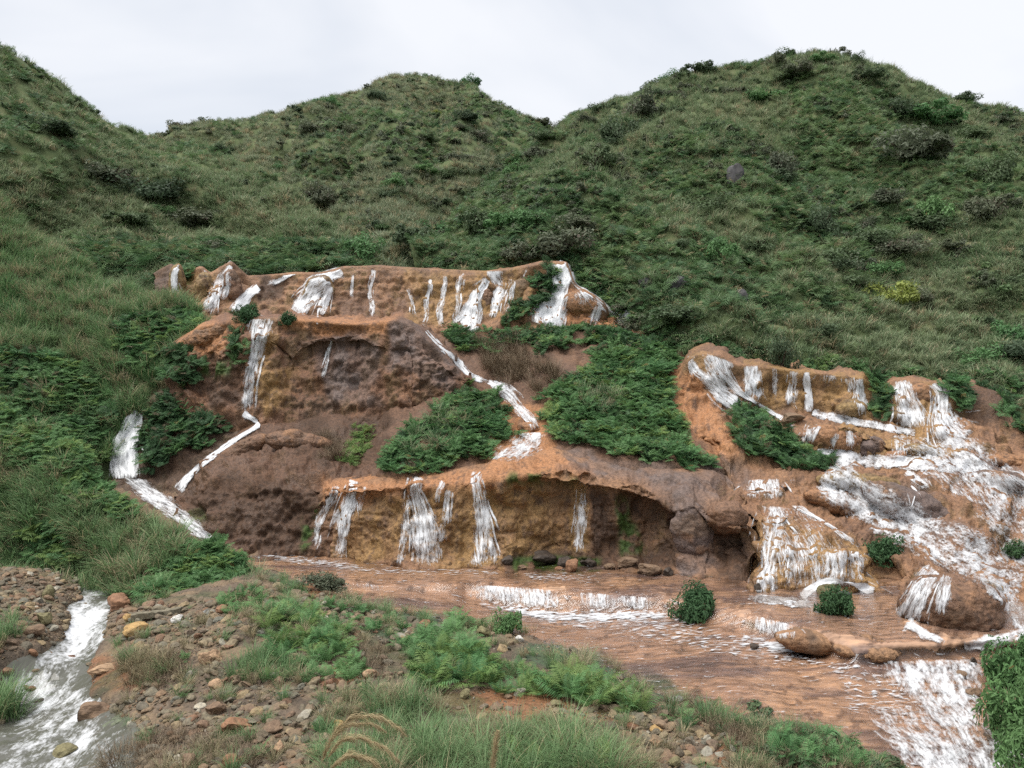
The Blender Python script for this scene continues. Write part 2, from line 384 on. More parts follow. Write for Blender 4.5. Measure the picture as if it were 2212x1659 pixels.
def rock(name, label, rows, u0, u1, du, segs, back=None, amp=0.16, seed=0, rsm=2, usm=2, base=(0.205, 0.112, 0.064), wet=0.3, streak=1.0, lobes=1.0, mod=None, dome=0.12, steep_tint=0.3):
    P = loft(rows, u0, u1, du, segs, back, 0, usm=usm, rsm=rsm)
    n = grid_normals(P)
    n *= -np.sign(np.sum(n * (P - np.array([0, 0, CAMZ])), -1, keepdims=True) + 1e-9)
    big = billow(P, 0.32, 2, seed + 40) * dome + billow(P, 0.55, 3, seed) * amp * 1.3 * lobes + fbm(P, 0.9, 3, seed + 3) * amp
    fine = fbm(P, 2.6, 4, seed + 7, 0.6) * amp * 0.85 + billow(P, 2.6, 3, seed + 8) * amp * 0.4 * lobes
    flute = fbm(P, 2.2, 3, seed + 9, 0.6, (1, 1, 0.18)) * amp * 0.7 * streak        # vertical flutes and dripstone
    steep = 1 - np.abs(n[..., 2])
    butt = billow(P * np.array([1, 1, 0.3]), 0.9, 3, seed + 5) * amp * 1.0 * lobes
    k0 = sum(segs[:len(rows) - 1]) if isinstance(segs, list) else 0
    calm = 1 - 0.93 * np.exp(-((np.arange(P.shape[0]) - k0) / 7.0) ** 2)
    if name in ('apron', 'stream_bed', 'slope_center'): calm = np.ones(P.shape[0])
    P = P + n * calm[:, None, None] * ((big + fine) * (1 + 1.6 * smooth1(steep, 10, 0) if name == 'apron' else 1) + (flute + butt) * steep)[..., None]
    if mod is not None: P = mod(P, n)
    n2 = grid_normals(P); st = 1 - np.abs(n2[..., 2])
    # colour zones: iron orange, ochre, manganese purple-grey, black-brown (lip shade painted in), moss
    c = np.array(base)[None, None] * np.ones(P.shape)
    def blend(c, col, m): return c * (1 - m[..., None]) + np.array(col) * m[..., None]
    a = smoothstep(-0.1, 0.45, fbm(P, 0.5, 5, seed + 20)); c = blend(c, (0.115, 0.067, 0.045), a * (0.25 if name == 'apron' else 0.8))
    a = smoothstep(0.0, 0.4, fbm(P, 0.8, 5, seed + 21)); c = blend(c, np.array(base) * np.array((1.3, 1.3, 1.2)), a * 0.7)
    s = smoothstep(-0.05, 0.4, fbm(P, 1.5, 4, seed + 22, 0.6, (1, 1, 0.14))) * smoothstep(0.3, 0.8, st)
    c = blend(c, np.array(base) * np.array((1.0, 1.25, 1.05)), s * 0.75)
    steep_shade = smoothstep(0.35, 0.75, smooth1(smooth1(st, 4, 0), 4, 1)) * (0.5 + 0.5 * smoothstep(-0.3, 0.3, fbm(P, 0.8, 3, seed + 31)))
    c = blend(c, (0.16, 0.096, 0.046), steep_shade * steep_tint * (name != 'apron'))      # steep faces darkened: wet tint plus shade painted in to mark the steps
    c = blend(c, (0.33, 0.158, 0.072), zone(P, 'orange', 16, seed) * 0.85)
    c = blend(c, (0.26, 0.155, 0.063), zone(P, 'ochre', 18, seed) * (0.35 + 0.6 * smoothstep(-0.3, 0.3, fbm(P, 1.2, 4, seed + 24, 0.6, (1, 1, 0.3)))))
    c = blend(c, (0.13, 0.096, 0.085), zone(P, 'purple', 22, seed) * (0.55 + 0.45 * smoothstep(-0.2, 0.3, fbm(P, 1.5, 4, seed + 25))))
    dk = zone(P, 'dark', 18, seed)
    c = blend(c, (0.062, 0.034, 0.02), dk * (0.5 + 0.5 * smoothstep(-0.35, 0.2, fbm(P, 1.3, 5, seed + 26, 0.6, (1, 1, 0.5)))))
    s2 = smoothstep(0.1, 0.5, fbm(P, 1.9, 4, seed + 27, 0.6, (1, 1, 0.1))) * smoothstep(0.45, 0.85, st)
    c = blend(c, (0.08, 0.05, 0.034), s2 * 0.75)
    crevice_shade = smoothstep(0.22, 0.5, fbm(P, 4.5, 3, seed + 28)); c = blend(c, (0.09, 0.053, 0.036), crevice_shade * 0.7)  # random dark flecks painted in as crevice shade
    c = blend(c, (0.035, 0.075, 0.012), zone(P, 'moss', 8, seed) * smoothstep(-0.3, 0.15, fbm(P, 2.5, 3, seed + 29)) * 0.9)
    if name == 'apron':
        c = blend(c, (0.045, 0.085, 0.05), zone(P, 'algae', 16, seed) * smoothstep(-0.4, 0.2, fbm(P, 1.2, 4, 33, 0.6, (0.5, 1.6, 1))) * 0.9)
        c = blend(c, (0.13, 0.09, 0.085), smoothstep(0.0, 0.35, fbm(P, 0.7, 5, 34, 0.6, (0.35, 2.0, 1))) * 0.8)
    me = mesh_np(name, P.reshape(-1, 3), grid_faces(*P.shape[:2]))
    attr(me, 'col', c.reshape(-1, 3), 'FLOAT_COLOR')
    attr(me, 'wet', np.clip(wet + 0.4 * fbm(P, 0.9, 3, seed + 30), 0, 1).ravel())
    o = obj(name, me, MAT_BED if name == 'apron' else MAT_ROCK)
    tag(o, label, 'cliff', kind='structure')
    TERR.append((P, o))
    return P

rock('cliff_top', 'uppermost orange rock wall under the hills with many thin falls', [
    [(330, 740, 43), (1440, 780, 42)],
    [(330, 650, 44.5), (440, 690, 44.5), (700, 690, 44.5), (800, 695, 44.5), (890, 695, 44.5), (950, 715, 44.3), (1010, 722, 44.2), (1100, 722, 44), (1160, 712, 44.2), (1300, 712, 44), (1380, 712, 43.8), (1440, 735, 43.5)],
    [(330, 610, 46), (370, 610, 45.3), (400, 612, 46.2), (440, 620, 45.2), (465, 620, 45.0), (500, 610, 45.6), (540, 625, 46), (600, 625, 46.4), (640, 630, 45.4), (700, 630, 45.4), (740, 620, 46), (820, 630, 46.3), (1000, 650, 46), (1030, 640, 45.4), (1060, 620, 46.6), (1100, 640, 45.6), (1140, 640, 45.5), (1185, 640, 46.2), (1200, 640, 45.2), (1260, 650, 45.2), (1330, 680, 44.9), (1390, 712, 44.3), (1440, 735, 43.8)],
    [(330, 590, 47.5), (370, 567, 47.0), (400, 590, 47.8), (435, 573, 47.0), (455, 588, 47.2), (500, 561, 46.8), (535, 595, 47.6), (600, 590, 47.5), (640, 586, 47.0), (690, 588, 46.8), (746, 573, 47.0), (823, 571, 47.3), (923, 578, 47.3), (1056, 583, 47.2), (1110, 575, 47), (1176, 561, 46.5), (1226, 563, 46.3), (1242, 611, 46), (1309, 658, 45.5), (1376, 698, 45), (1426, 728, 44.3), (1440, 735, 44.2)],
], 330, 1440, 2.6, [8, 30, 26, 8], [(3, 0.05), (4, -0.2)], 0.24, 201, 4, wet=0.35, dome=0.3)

def midmod(P, n): return P
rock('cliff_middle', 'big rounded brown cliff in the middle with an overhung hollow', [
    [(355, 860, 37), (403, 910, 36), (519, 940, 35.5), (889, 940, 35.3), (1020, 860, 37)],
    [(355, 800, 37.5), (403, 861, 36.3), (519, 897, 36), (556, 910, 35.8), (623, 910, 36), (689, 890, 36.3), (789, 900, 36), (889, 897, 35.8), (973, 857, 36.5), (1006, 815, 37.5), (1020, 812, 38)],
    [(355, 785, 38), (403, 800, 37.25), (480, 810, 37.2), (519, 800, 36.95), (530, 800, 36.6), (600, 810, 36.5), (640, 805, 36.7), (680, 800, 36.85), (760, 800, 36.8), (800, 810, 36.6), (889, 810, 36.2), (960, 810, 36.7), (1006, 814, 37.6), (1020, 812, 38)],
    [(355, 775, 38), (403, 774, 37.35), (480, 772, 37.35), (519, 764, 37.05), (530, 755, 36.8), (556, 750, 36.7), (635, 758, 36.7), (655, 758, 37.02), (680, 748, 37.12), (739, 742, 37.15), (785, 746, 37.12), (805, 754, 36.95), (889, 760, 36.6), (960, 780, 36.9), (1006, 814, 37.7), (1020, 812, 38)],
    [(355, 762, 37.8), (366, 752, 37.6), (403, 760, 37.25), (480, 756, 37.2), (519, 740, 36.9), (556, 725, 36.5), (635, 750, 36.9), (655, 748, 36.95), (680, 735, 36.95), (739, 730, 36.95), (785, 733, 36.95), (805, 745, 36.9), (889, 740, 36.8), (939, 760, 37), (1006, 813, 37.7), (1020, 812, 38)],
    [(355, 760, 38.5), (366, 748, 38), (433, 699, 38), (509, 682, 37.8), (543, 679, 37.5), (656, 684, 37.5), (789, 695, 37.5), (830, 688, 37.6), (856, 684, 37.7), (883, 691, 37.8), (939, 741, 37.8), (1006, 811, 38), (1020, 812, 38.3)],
], 355, 1020, 2.4, [8, 26, 20, 8, 24, 10], [(4, 0.1), (5, 0.1)], 0.26, 301, 9, wet=0.35, dome=0.35, base=(0.15, 0.078, 0.047), steep_tint=0.1)

rock('mound', 'dark brown mound of draped rock below the middle cliff', [
    [(350, 1150, 32.5), (400, 1190, 30), (500, 1240, 29), (860, 1260, 29)],
    [(350, 1090, 34), (375, 1080, 33), (400, 1130, 31), (440, 1165, 30.2), (500, 1190, 30), (660, 1207, 30), (720, 1212, 29.9), (860, 1215, 30)],
    [(350, 1075, 34), (380, 1065, 33.3), (440, 1050, 32.3), (500, 1050, 31.8), (600, 1050, 31.4), (690, 1050, 31), (720, 1050, 30.8), (860, 1040, 31.5)],
    [(350, 1072, 34.5), (380, 1060, 34), (440, 1000, 34), (500, 960, 34.5), (600, 970, 33.6), (700, 975, 33.2), (780, 975, 33), (860, 990, 32.8)],
    [(350, 1070, 35), (380, 1055, 35), (440, 990, 35.3), (500, 945, 35.8), (556, 908, 36.2), (623, 908, 36.5), (700, 890, 36.8), (860, 885, 37)],
], 350, 860, 2.4, [8, 46, 24, 24, 6], [(3, 0.5)], 0.28, 401, 4, wet=0.35, base=(0.095, 0.05, 0.03), streak=2.2, dome=0.3)

rock('gully_bank', 'dark wet bank between the two left streams', [
    [(240, 1130, 33), (350, 1130, 32.5), (450, 1060, 33.5), (560, 980, 35)],
    [(240, 1060, 35), (300, 1050, 34.8), (350, 1075, 34.2), (400, 1040, 34.5), (450, 1000, 35), (560, 930, 36)],
    [(240, 960, 37.3), (300, 950, 36.6), (350, 940, 36.1), (400, 930, 36), (450, 925, 36), (520, 910, 36.3), (560, 908, 36.6)],
    [(240, 890, 39), (300, 870, 38.3), (340, 845, 38), (380, 845, 37.6), (430, 872, 37), (519, 900, 36.7), (560, 908, 36.8)],
], 240, 560, 3, [6, 26, 20, 6], [(3, 0.3)], 0.18, 451, 3, base=(0.09, 0.06, 0.042), wet=0.3)

rock('stream_bed', 'stony bed under the left cascade', [
    [(230, 1200, 29), (373, 1210, 28.6), (460, 1230, 28.4), (560, 1240, 28.6)],
    [(230, 1120, 31.5), (300, 1110, 31.3), (373, 1150, 30), (460, 1190, 29.4), (560, 1215, 29.4)],
    [(230, 1030, 36.5), (300, 1035, 36), (350, 1070, 34.2), (400, 1120, 31.5), (440, 1155, 30.5), (560, 1195, 30.3)],
], 230, 560, 4, [6, 40, 4], [(2, 0.5)], 0.18, 471, 2, base=(0.15, 0.1, 0.062))

rock('slope_center', 'fern grown slope between the middle cliff and the cascades', [
    [(760, 1060, 32.5), (840, 1060, 30.2), (1042, 1060, 30.5), (1450, 1070, 30), (1500, 1090, 31), (1560, 1110, 32.2), (1700, 1130, 34)],
    [(760, 1020, 34), (800, 1024, 31.6), (830, 1025, 31), (1042, 1005, 31.7), (1200, 970, 31.7), (1309, 992, 31), (1442, 1003, 30.5), (1500, 1010, 30.8), (1542, 1018, 31.6), (1620, 1040, 33), (1700, 1050, 34.5)],
    [(760, 930, 37.5), (820, 924, 34.9), (860, 918, 34.5), (950, 900, 34.6), (1060, 920, 34.7), (1120, 925, 35.2), (1170, 925, 35), (1250, 900, 34.6), (1400, 890, 35.0), (1480, 900, 35.2), (1540, 900, 35.8), (1600, 910, 37.2), (1700, 920, 38.5)],
    [(760, 880, 39.5), (840, 862, 37.4), (1000, 825, 38.6), (1060, 822, 39), (1100, 820, 39), (1150, 805, 38.8), (1250, 795, 39.0), (1400, 800, 38.2), (1480, 800, 38.2), (1600, 840, 39.8), (1700, 870, 40.5)],
    [(760, 760, 42), (920, 720, 43.5), (1020, 735, 43), (1100, 725, 43.2), (1200, 722, 43.2), (1300, 722, 43.2), (1430, 738, 42.3), (1500, 770, 40), (1600, 800, 40), (1700, 840, 40)],
    [(760, 700, 46), (940, 700, 46), (1100, 700, 46), (1300, 705, 45.5), (1430, 725, 45), (1700, 800, 42)],
], 760, 1700, 3, [6, 34, 28, 26, 8], None, 0.16, 501, 3, base=(0.125, 0.07, 0.044), wet=0.2)

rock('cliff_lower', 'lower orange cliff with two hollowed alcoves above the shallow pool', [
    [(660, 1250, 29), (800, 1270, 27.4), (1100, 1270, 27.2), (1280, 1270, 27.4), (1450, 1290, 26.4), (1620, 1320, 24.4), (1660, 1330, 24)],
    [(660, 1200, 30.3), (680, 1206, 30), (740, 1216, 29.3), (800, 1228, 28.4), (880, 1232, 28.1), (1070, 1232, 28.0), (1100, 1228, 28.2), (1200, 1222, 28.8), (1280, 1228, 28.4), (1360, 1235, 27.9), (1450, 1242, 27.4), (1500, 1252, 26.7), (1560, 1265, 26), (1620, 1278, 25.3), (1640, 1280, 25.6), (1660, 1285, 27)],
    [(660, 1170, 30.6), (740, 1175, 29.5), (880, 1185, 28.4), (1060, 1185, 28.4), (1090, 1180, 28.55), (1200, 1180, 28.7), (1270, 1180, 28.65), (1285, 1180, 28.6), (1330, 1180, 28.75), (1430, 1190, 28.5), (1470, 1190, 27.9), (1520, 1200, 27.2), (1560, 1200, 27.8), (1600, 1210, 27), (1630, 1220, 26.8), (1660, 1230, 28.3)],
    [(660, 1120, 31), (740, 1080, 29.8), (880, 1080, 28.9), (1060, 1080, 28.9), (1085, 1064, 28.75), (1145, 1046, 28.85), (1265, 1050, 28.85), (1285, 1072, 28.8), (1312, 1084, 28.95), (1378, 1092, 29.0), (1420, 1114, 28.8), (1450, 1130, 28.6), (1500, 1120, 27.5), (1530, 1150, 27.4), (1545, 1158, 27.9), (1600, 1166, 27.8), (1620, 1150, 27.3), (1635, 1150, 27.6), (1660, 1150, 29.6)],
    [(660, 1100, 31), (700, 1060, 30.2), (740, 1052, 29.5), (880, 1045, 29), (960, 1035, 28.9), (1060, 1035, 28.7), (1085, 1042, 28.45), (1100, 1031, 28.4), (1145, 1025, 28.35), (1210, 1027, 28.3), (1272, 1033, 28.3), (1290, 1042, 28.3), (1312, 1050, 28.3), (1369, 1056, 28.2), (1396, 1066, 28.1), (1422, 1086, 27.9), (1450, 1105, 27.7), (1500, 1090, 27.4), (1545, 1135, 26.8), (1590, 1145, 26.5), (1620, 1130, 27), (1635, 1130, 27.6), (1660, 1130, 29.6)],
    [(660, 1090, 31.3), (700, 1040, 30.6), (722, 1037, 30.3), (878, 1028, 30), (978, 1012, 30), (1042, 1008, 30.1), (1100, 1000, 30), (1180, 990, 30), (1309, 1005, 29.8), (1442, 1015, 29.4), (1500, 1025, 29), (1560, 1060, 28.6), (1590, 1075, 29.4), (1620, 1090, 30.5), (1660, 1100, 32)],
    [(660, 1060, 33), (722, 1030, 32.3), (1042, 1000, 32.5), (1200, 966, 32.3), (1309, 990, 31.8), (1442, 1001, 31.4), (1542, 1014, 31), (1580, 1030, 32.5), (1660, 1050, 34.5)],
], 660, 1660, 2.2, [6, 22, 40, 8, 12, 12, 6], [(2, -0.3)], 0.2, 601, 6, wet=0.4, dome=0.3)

CR = [
    [(1430, 1290, 27.3), (1600, 1340, 25.5), (1700, 1345, 25), (1830, 1345, 24.9), (1891, 1335, 25.3), (1930, 1345, 24.8), (1950, 1405, 22.6), (2000, 1450, 21.3), (2100, 1462, 20.9), (2150, 1467, 20.8), (2180, 1455, 21.2), (2212, 1440, 21.7), (2700, 1440, 21.7)],
    [(1430, 1250, 27), (1600, 1280, 25.2), (1622, 1285, 24.9), (1700, 1288, 24.7), (1760, 1290, 24.5), (1830, 1288, 24.6), (1891, 1280, 25), (1930, 1290, 24.5), (1950, 1340, 22.3), (2000, 1370, 21), (2100, 1380, 20.6), (2150, 1385, 20.5), (2180, 1375, 20.9), (2212, 1360, 21.4), (2700, 1360, 21.4)],
    [(1430, 1180, 28), (1600, 1200, 26.8), (1640, 1190, 26), (1700, 1190, 25.7), (1735, 1190, 25.9), (1765, 1190, 25.5), (1830, 1200, 25.4), (1880, 1210, 25.8), (1910, 1230, 26.8), (1940, 1270, 25.3), (1985, 1260, 23.3), (2030, 1250, 22.8), (2100, 1255, 22.8), (2150, 1285, 22.8), (2180, 1310, 23.5), (2212, 1310, 23.3), (2700, 1300, 23.5)],
    [(1430, 1110, 29.5), (1600, 1120, 28.2), (1640, 1100, 28.0), (1700, 1095, 28.0), (1780, 1140, 26.9), (1850, 1170, 26.4), (1900, 1190, 26.9), (1960, 1210, 26.4), (2010, 1225, 24.8), (2060, 1225, 24.7), (2130, 1240, 24.7), (2180, 1265, 24.8), (2212, 1270, 24.8), (2700, 1250, 25)],
    [(1430, 1060, 30.5), (1600, 1082, 29.5), (1690, 1085, 29.3), (1720, 1075, 29.4), (1800, 1090, 29), (1860, 1090, 29.0), (1900, 1085, 29.1), (2000, 1130, 28.2), (2100, 1180, 27.2), (2212, 1210, 26.8), (2700, 1200, 27)],
    [(1430, 1030, 31.3), (1560, 1025, 31), (1600, 1032, 30.4), (1690, 1028, 30.2), (1775, 1024, 30.4), (1860, 1015, 30.0), (1941, 1013, 30.2), (2000, 1030, 30.1), (2060, 1050, 29.7), (2141, 1110, 28.6), (2212, 1160, 28), (2700, 1150, 28)],
    [(1430, 990, 32.5), (1560, 1000, 32), (1700, 1000, 32.2), (1741, 978, 33), (1841, 982, 32.8), (1941, 990, 32.4), (2000, 990, 32), (2080, 1000, 31.4), (2141, 1040, 30.3), (2212, 1080, 29.7), (2700, 1080, 29.5)],
    [(1430, 920, 34), (1560, 940, 33.3), (1660, 930, 33.6), (1700, 925, 33.6), (1741, 920, 33.2), (1790, 910, 33.1), (1841, 916, 33.0), (1941, 940, 32.9), (2008, 950, 33), (2080, 965, 32.5), (2141, 990, 31.8), (2212, 1010, 31.3), (2700, 1010, 31)],
    [(1430, 870, 36), (1480, 850, 36.3), (1560, 870, 35.5), (1615, 875, 35.3), (1661, 878, 35.8), (1758, 889, 35.8), (1871, 906, 35.4), (1940, 925, 34.6), (2000, 930, 34.2), (2108, 953, 33.6), (2212, 975, 33), (2700, 975, 33)],
    [(1430, 840, 37.5), (1465, 810, 37.3), (1488, 772, 37.0), (1508, 761, 37.0), (1558, 763, 36.6), (1585, 783, 36.5), (1641, 788, 36.6), (1741, 800, 36.6), (1865, 813, 36.6), (1890, 830, 37), (1931, 818, 36.8), (2008, 822, 36.7), (2058, 833, 36.7), (2098, 826, 37), (2158, 848, 36.6), (2190, 900, 35.5), (2212, 930, 34.8), (2700, 940, 34.5)],
]
def dip(row, k):
    a = np.array(row, float); U = np.unique(np.r_[a[:, 0], 1520, 1535, 1550, 1575, 1590, 1600, 1612, 1625])
    d = np.interp(U, a[:, 0], a[:, 2]) + 1.4 * (1 - (smoothstep(1585, 1625, U) if k < 4 else smoothstep(1520, 1575, U))) * (1 <= k <= 6)
    return list(zip(U, np.interp(U, a[:, 0], a[:, 1]), d))
rock('cascade_rock', 'stepped orange travertine domes under the right cascades', [dip(q, k) for k, q in enumerate(CR)], 1430, 2600, 2.6, [6, 26, 20, 18, 16, 14, 18, 18, 26, 8], [(2, 0.0), (4, 0.2)], 0.22, 701, 1, wet=0.45, lobes=1.5, dome=0.42, steep_tint=0.8)

# shallow stepped apron: upper pool, the ledge and the lower sheet
def zrow(pts): return [(u, v, dz(v, z)) for u, v, z in pts]
APRON = rock('apron', 'flat orange shelf under the shallow stream with a low ledge', [
    zrow([(480, 1900, -1.9), (2600, 1900, -1.9)]),
    zrow([(480, 1680, -1.2), (1400, 1680, -1.15), (2600, 1680, -1.25)]),
    zrow([(480, 1500, -0.95), (1000, 1500, -0.85), (1600, 1500, -0.78), (1900, 1500, -0.85), (2600, 1500, -0.9)]),
    zrow([(480, 1245, -0.25), (740, 1272, -0.14), (830, 1276, -0.14), (980, 1284, -0.3), (1005, 1292, -0.45), (1060, 1303, -0.55), (1150, 1318, -0.6), (1250, 1326, -0.58), (1420, 1322, -0.45), (1470, 1330, -0.4), (1560, 1345, -0.35), (1615, 1362, -0.42), (1725, 1392, -0.47), (1735, 1396, -0.47), (1800, 1414, -0.45), (1850, 1432, -0.45), (1880, 1430, -0.45), (1960, 1422, -0.42), (2100, 1412, -0.4), (2600, 1400, -0.4)]),
    zrow([(480, 1228, -0.02), (740, 1256, 0), (830, 1262, 0), (980, 1262, 0), (1005, 1258, 0), (1100, 1265, 0), (1250, 1275, 0), (1420, 1288, 0), (1470, 1300, 0), (1560, 1312, 0), (1615, 1325, 0), (1725, 1350, 0), (1735, 1360, 0.02), (1800, 1380, 0.02), (1870, 1390, 0.02), (1960, 1385, 0.02), (2100, 1380, 0.02), (2600, 1370, 0.02)]),
    zrow([(480, 1180, 0.05), (2600, 1180, 0.05)]),
], 480, 2600, 3, [14, 50, 50, 7, 30], None, 0.04, 801, 7, wet=0.6, base=(0.33, 0.205, 0.138), dome=0.0, streak=0.5, lobes=1.0)
# ------------------------------------------------------------------ foreground bank: a smooth height field through surveyed spots
def tps(pts, lam=0.02):
    X = pts[:, :2]; z = pts[:, 2]; k = len(X)
    r = np.linalg.norm(X[:, None] - X[None], axis=-1)
    K = np.where(r > 0, r * r * np.log(np.maximum(r, 1e-9)), 0) + lam * np.eye(k)
    Q = np.c_[np.ones(k), X]
    A = np.block([[K, Q], [Q.T, np.zeros((3, 3))]])
    w = np.linalg.solve(A, np.r_[z, 0, 0, 0])
    def f(x, y):
        s = w[k] + w[k + 1] * x + w[k + 2] * y
        for i in range(k):
            q = (x - X[i, 0]) ** 2 + (y - X[i, 1]) ** 2
            s = s + w[i] * 0.5 * q * np.log(np.maximum(q, 1e-9))
        return s
    return f

_gp = [(100, 1659, -1.45), (20, 1480, -1.15), (100, 1560, -1.3), (170, 1400, -0.9), (170, 1340, -0.75), (205, 1290, -0.55), (215, 1255, -0.5), (30, 1420, -0.55), (60, 1300, -0.05), (20, 1240, 0.15), (130, 1330, -0.3), (-200, 1500, -0.5), (-200, 1300, 0.1),
       (300, 1330, -0.12), (250, 1340, -0.35), (330, 1400, -0.35), (300, 1480, -0.75), (280, 1560, -1.0), (250, 1650, -1.15), (450, 1400, -0.12), (600, 1500, -0.35), (600, 1600, -0.45), (450, 1600, -0.7), (420, 1500, -0.6), (700, 1659, -0.45), (900, 1659, -0.35),
       (1100, 1640, -0.4), (1000, 1530, -0.45), (850, 1450, -0.3), (700, 1330, -0.1), (600, 1260, 0.05), (560, 1230, 0.0), (800, 1320, -0.25), (950, 1370, -0.4), (1120, 1395, -0.5), (1150, 1450, -0.5), (1300, 1480, -0.62), (1400, 1520, -0.68), (1500, 1560, -0.72), (1600, 1570, -0.8), (1750, 1610, -0.85), (1850, 1640, -1.0), (1300, 1600, -0.5), (1550, 1659, -0.75), (1700, 1659, -0.85),
       (1300, 1380, -1.3), (1500, 1440, -1.4), (1700, 1500, -1.5), (1000, 1310, -0.9), (1900, 1520, -1.6), (2000, 1659, -1.9), (1150, 1330, -1.2), (760, 1275, -0.5), (2100, 1500, -1.6), (2180, 1540, -0.7), (2260, 1500, -0.3), (2240, 1640, -0.7), (1900, 1400, -1.3), (1400, 1300, -1.2), (2200, 1430, -0.9)]
_gx = []
for u, v, z in _gp:
    d = dz(v, z); _gx.append(((u - CU) / FPX * d, d, z))
for x in (-22, -10, 0, 10, 22): _gx += [(x, 8.5, -0.6), (x, 3.0, -0.3)]
for x in (-22, -12, 0, 12, 22): _gx.append((x, 32, -0.8))
GF = tps(np.array(_gx))
gx = np.linspace(-22, 22, 620); gy = np.linspace(8, 31, 380)
GX, GY = np.meshgrid(gx, gy)
GZ = np.clip(GF(GX, GY), -3, 1.5)
GP = np.stack([GX, GY, GZ], -1)
WATERLINE = GP.copy()                    # the brook's own level, before its bed is cut
BROOK = [(178, 1236), (158, 1290), (146, 1330), (138, 1370), (97, 1402), (17, 1432), (12, 1470), (42, 1520), (-18, 1560), (-80, 1620), (-140, 1760), (270, 1760), (312, 1600), (282, 1552), (238, 1520), (188, 1490), (193, 1446), (198, 1410), (228, 1372), (234, 1330), (253, 1286), (258, 1246)]
u_, v_ = to_uv(GP)
bed = in_poly(u_ + fbm(GP, 1.6, 3, 911) * 16, v_ + fbm(GP, 1.6, 3, 912) * 10, BROOK).astype(float)
bed = smooth1(smooth1(bed, 3, 0), 3, 1)
GP[..., 2] += fbm(GP, 0.7, 4, 900) * 0.1 + fbm(GP, 3.2, 4, 905) * 0.06 - bed * 0.26
def blend(c, col, m): return c * (1 - m[..., None]) + np.array(col) * m[..., None]
gc = np.ones(GP.shape) * np.array((0.125, 0.094, 0.068))
gc = blend(gc, (0.06, 0.046, 0.034), smoothstep(-0.1, 0.4, fbm(GP, 0.9, 5, 920)) * 0.8)
gc = blend(gc, (0.19, 0.135, 0.085), smoothstep(0.0, 0.4, fbm(GP, 1.3, 5, 921)) * 0.8)
gc = blend(gc, (0.2, 0.09, 0.042), zone(GP, 'mud', 20, 5) * 0.85)
gc = blend(gc, (0.04, 0.075, 0.042), zone(GP, 'algae', 16, 6) * 0.85)
gc = blend(gc, (0.05, 0.062, 0.028), smoothstep(0.1, 0.45, fbm(GP, 0.8, 5, 922)) * 0.7)
me = mesh_np('gravel_bank', GP.reshape(-1, 3), grid_faces(*GP.shape[:2]))
attr(me, 'col', gc.reshape(-1, 3), 'FLOAT_COLOR'); attr(me, 'wet', (0.15 + 0.6 * zone(GP, 'mud', 20, 5)).ravel())
BANK = tag(obj('gravel_bank', me, MAT_ROCK), 'stony brown earth bank filling the foreground', 'bank', kind='structure')
TERR.append((GP, BANK))

# ------------------------------------------------------------------ rounded domes of mineral crust on the rock
def build_bvh(extra=()):
    V, F, o = [], [], 0
    for P, ob in TERR:
        if ob.name == 'hill_center': continue
        st = 1 if P.shape[0] * P.shape[1] < 40000 else 2
        Q = P[::st, ::st]
        V.append(Q.reshape(-1, 3)); f = grid_faces(*Q.shape[:2]) + o
        F += np.concatenate([f[:, [0, 1, 2]], f[:, [0, 2, 3]]]).tolist(); o += Q.shape[0] * Q.shape[1]
    for v, f in extra:
        V.append(v); F += (f + o).tolist(); o += len(v)
    return BVHTree.FromPolygons(np.concatenate(V).tolist(), F)
EYE = Vector((0, 0, CAMZ))
BVH = build_bvh()
def hit(u, v):
    d = Vector(((u - CU) / FPX, 1.0, -(v - CV) / FPX)).normalized()
    loc, nr, _, _ = BVH.ray_cast(EYE, d)
    return (loc, nr) if loc is not None else (None, None)

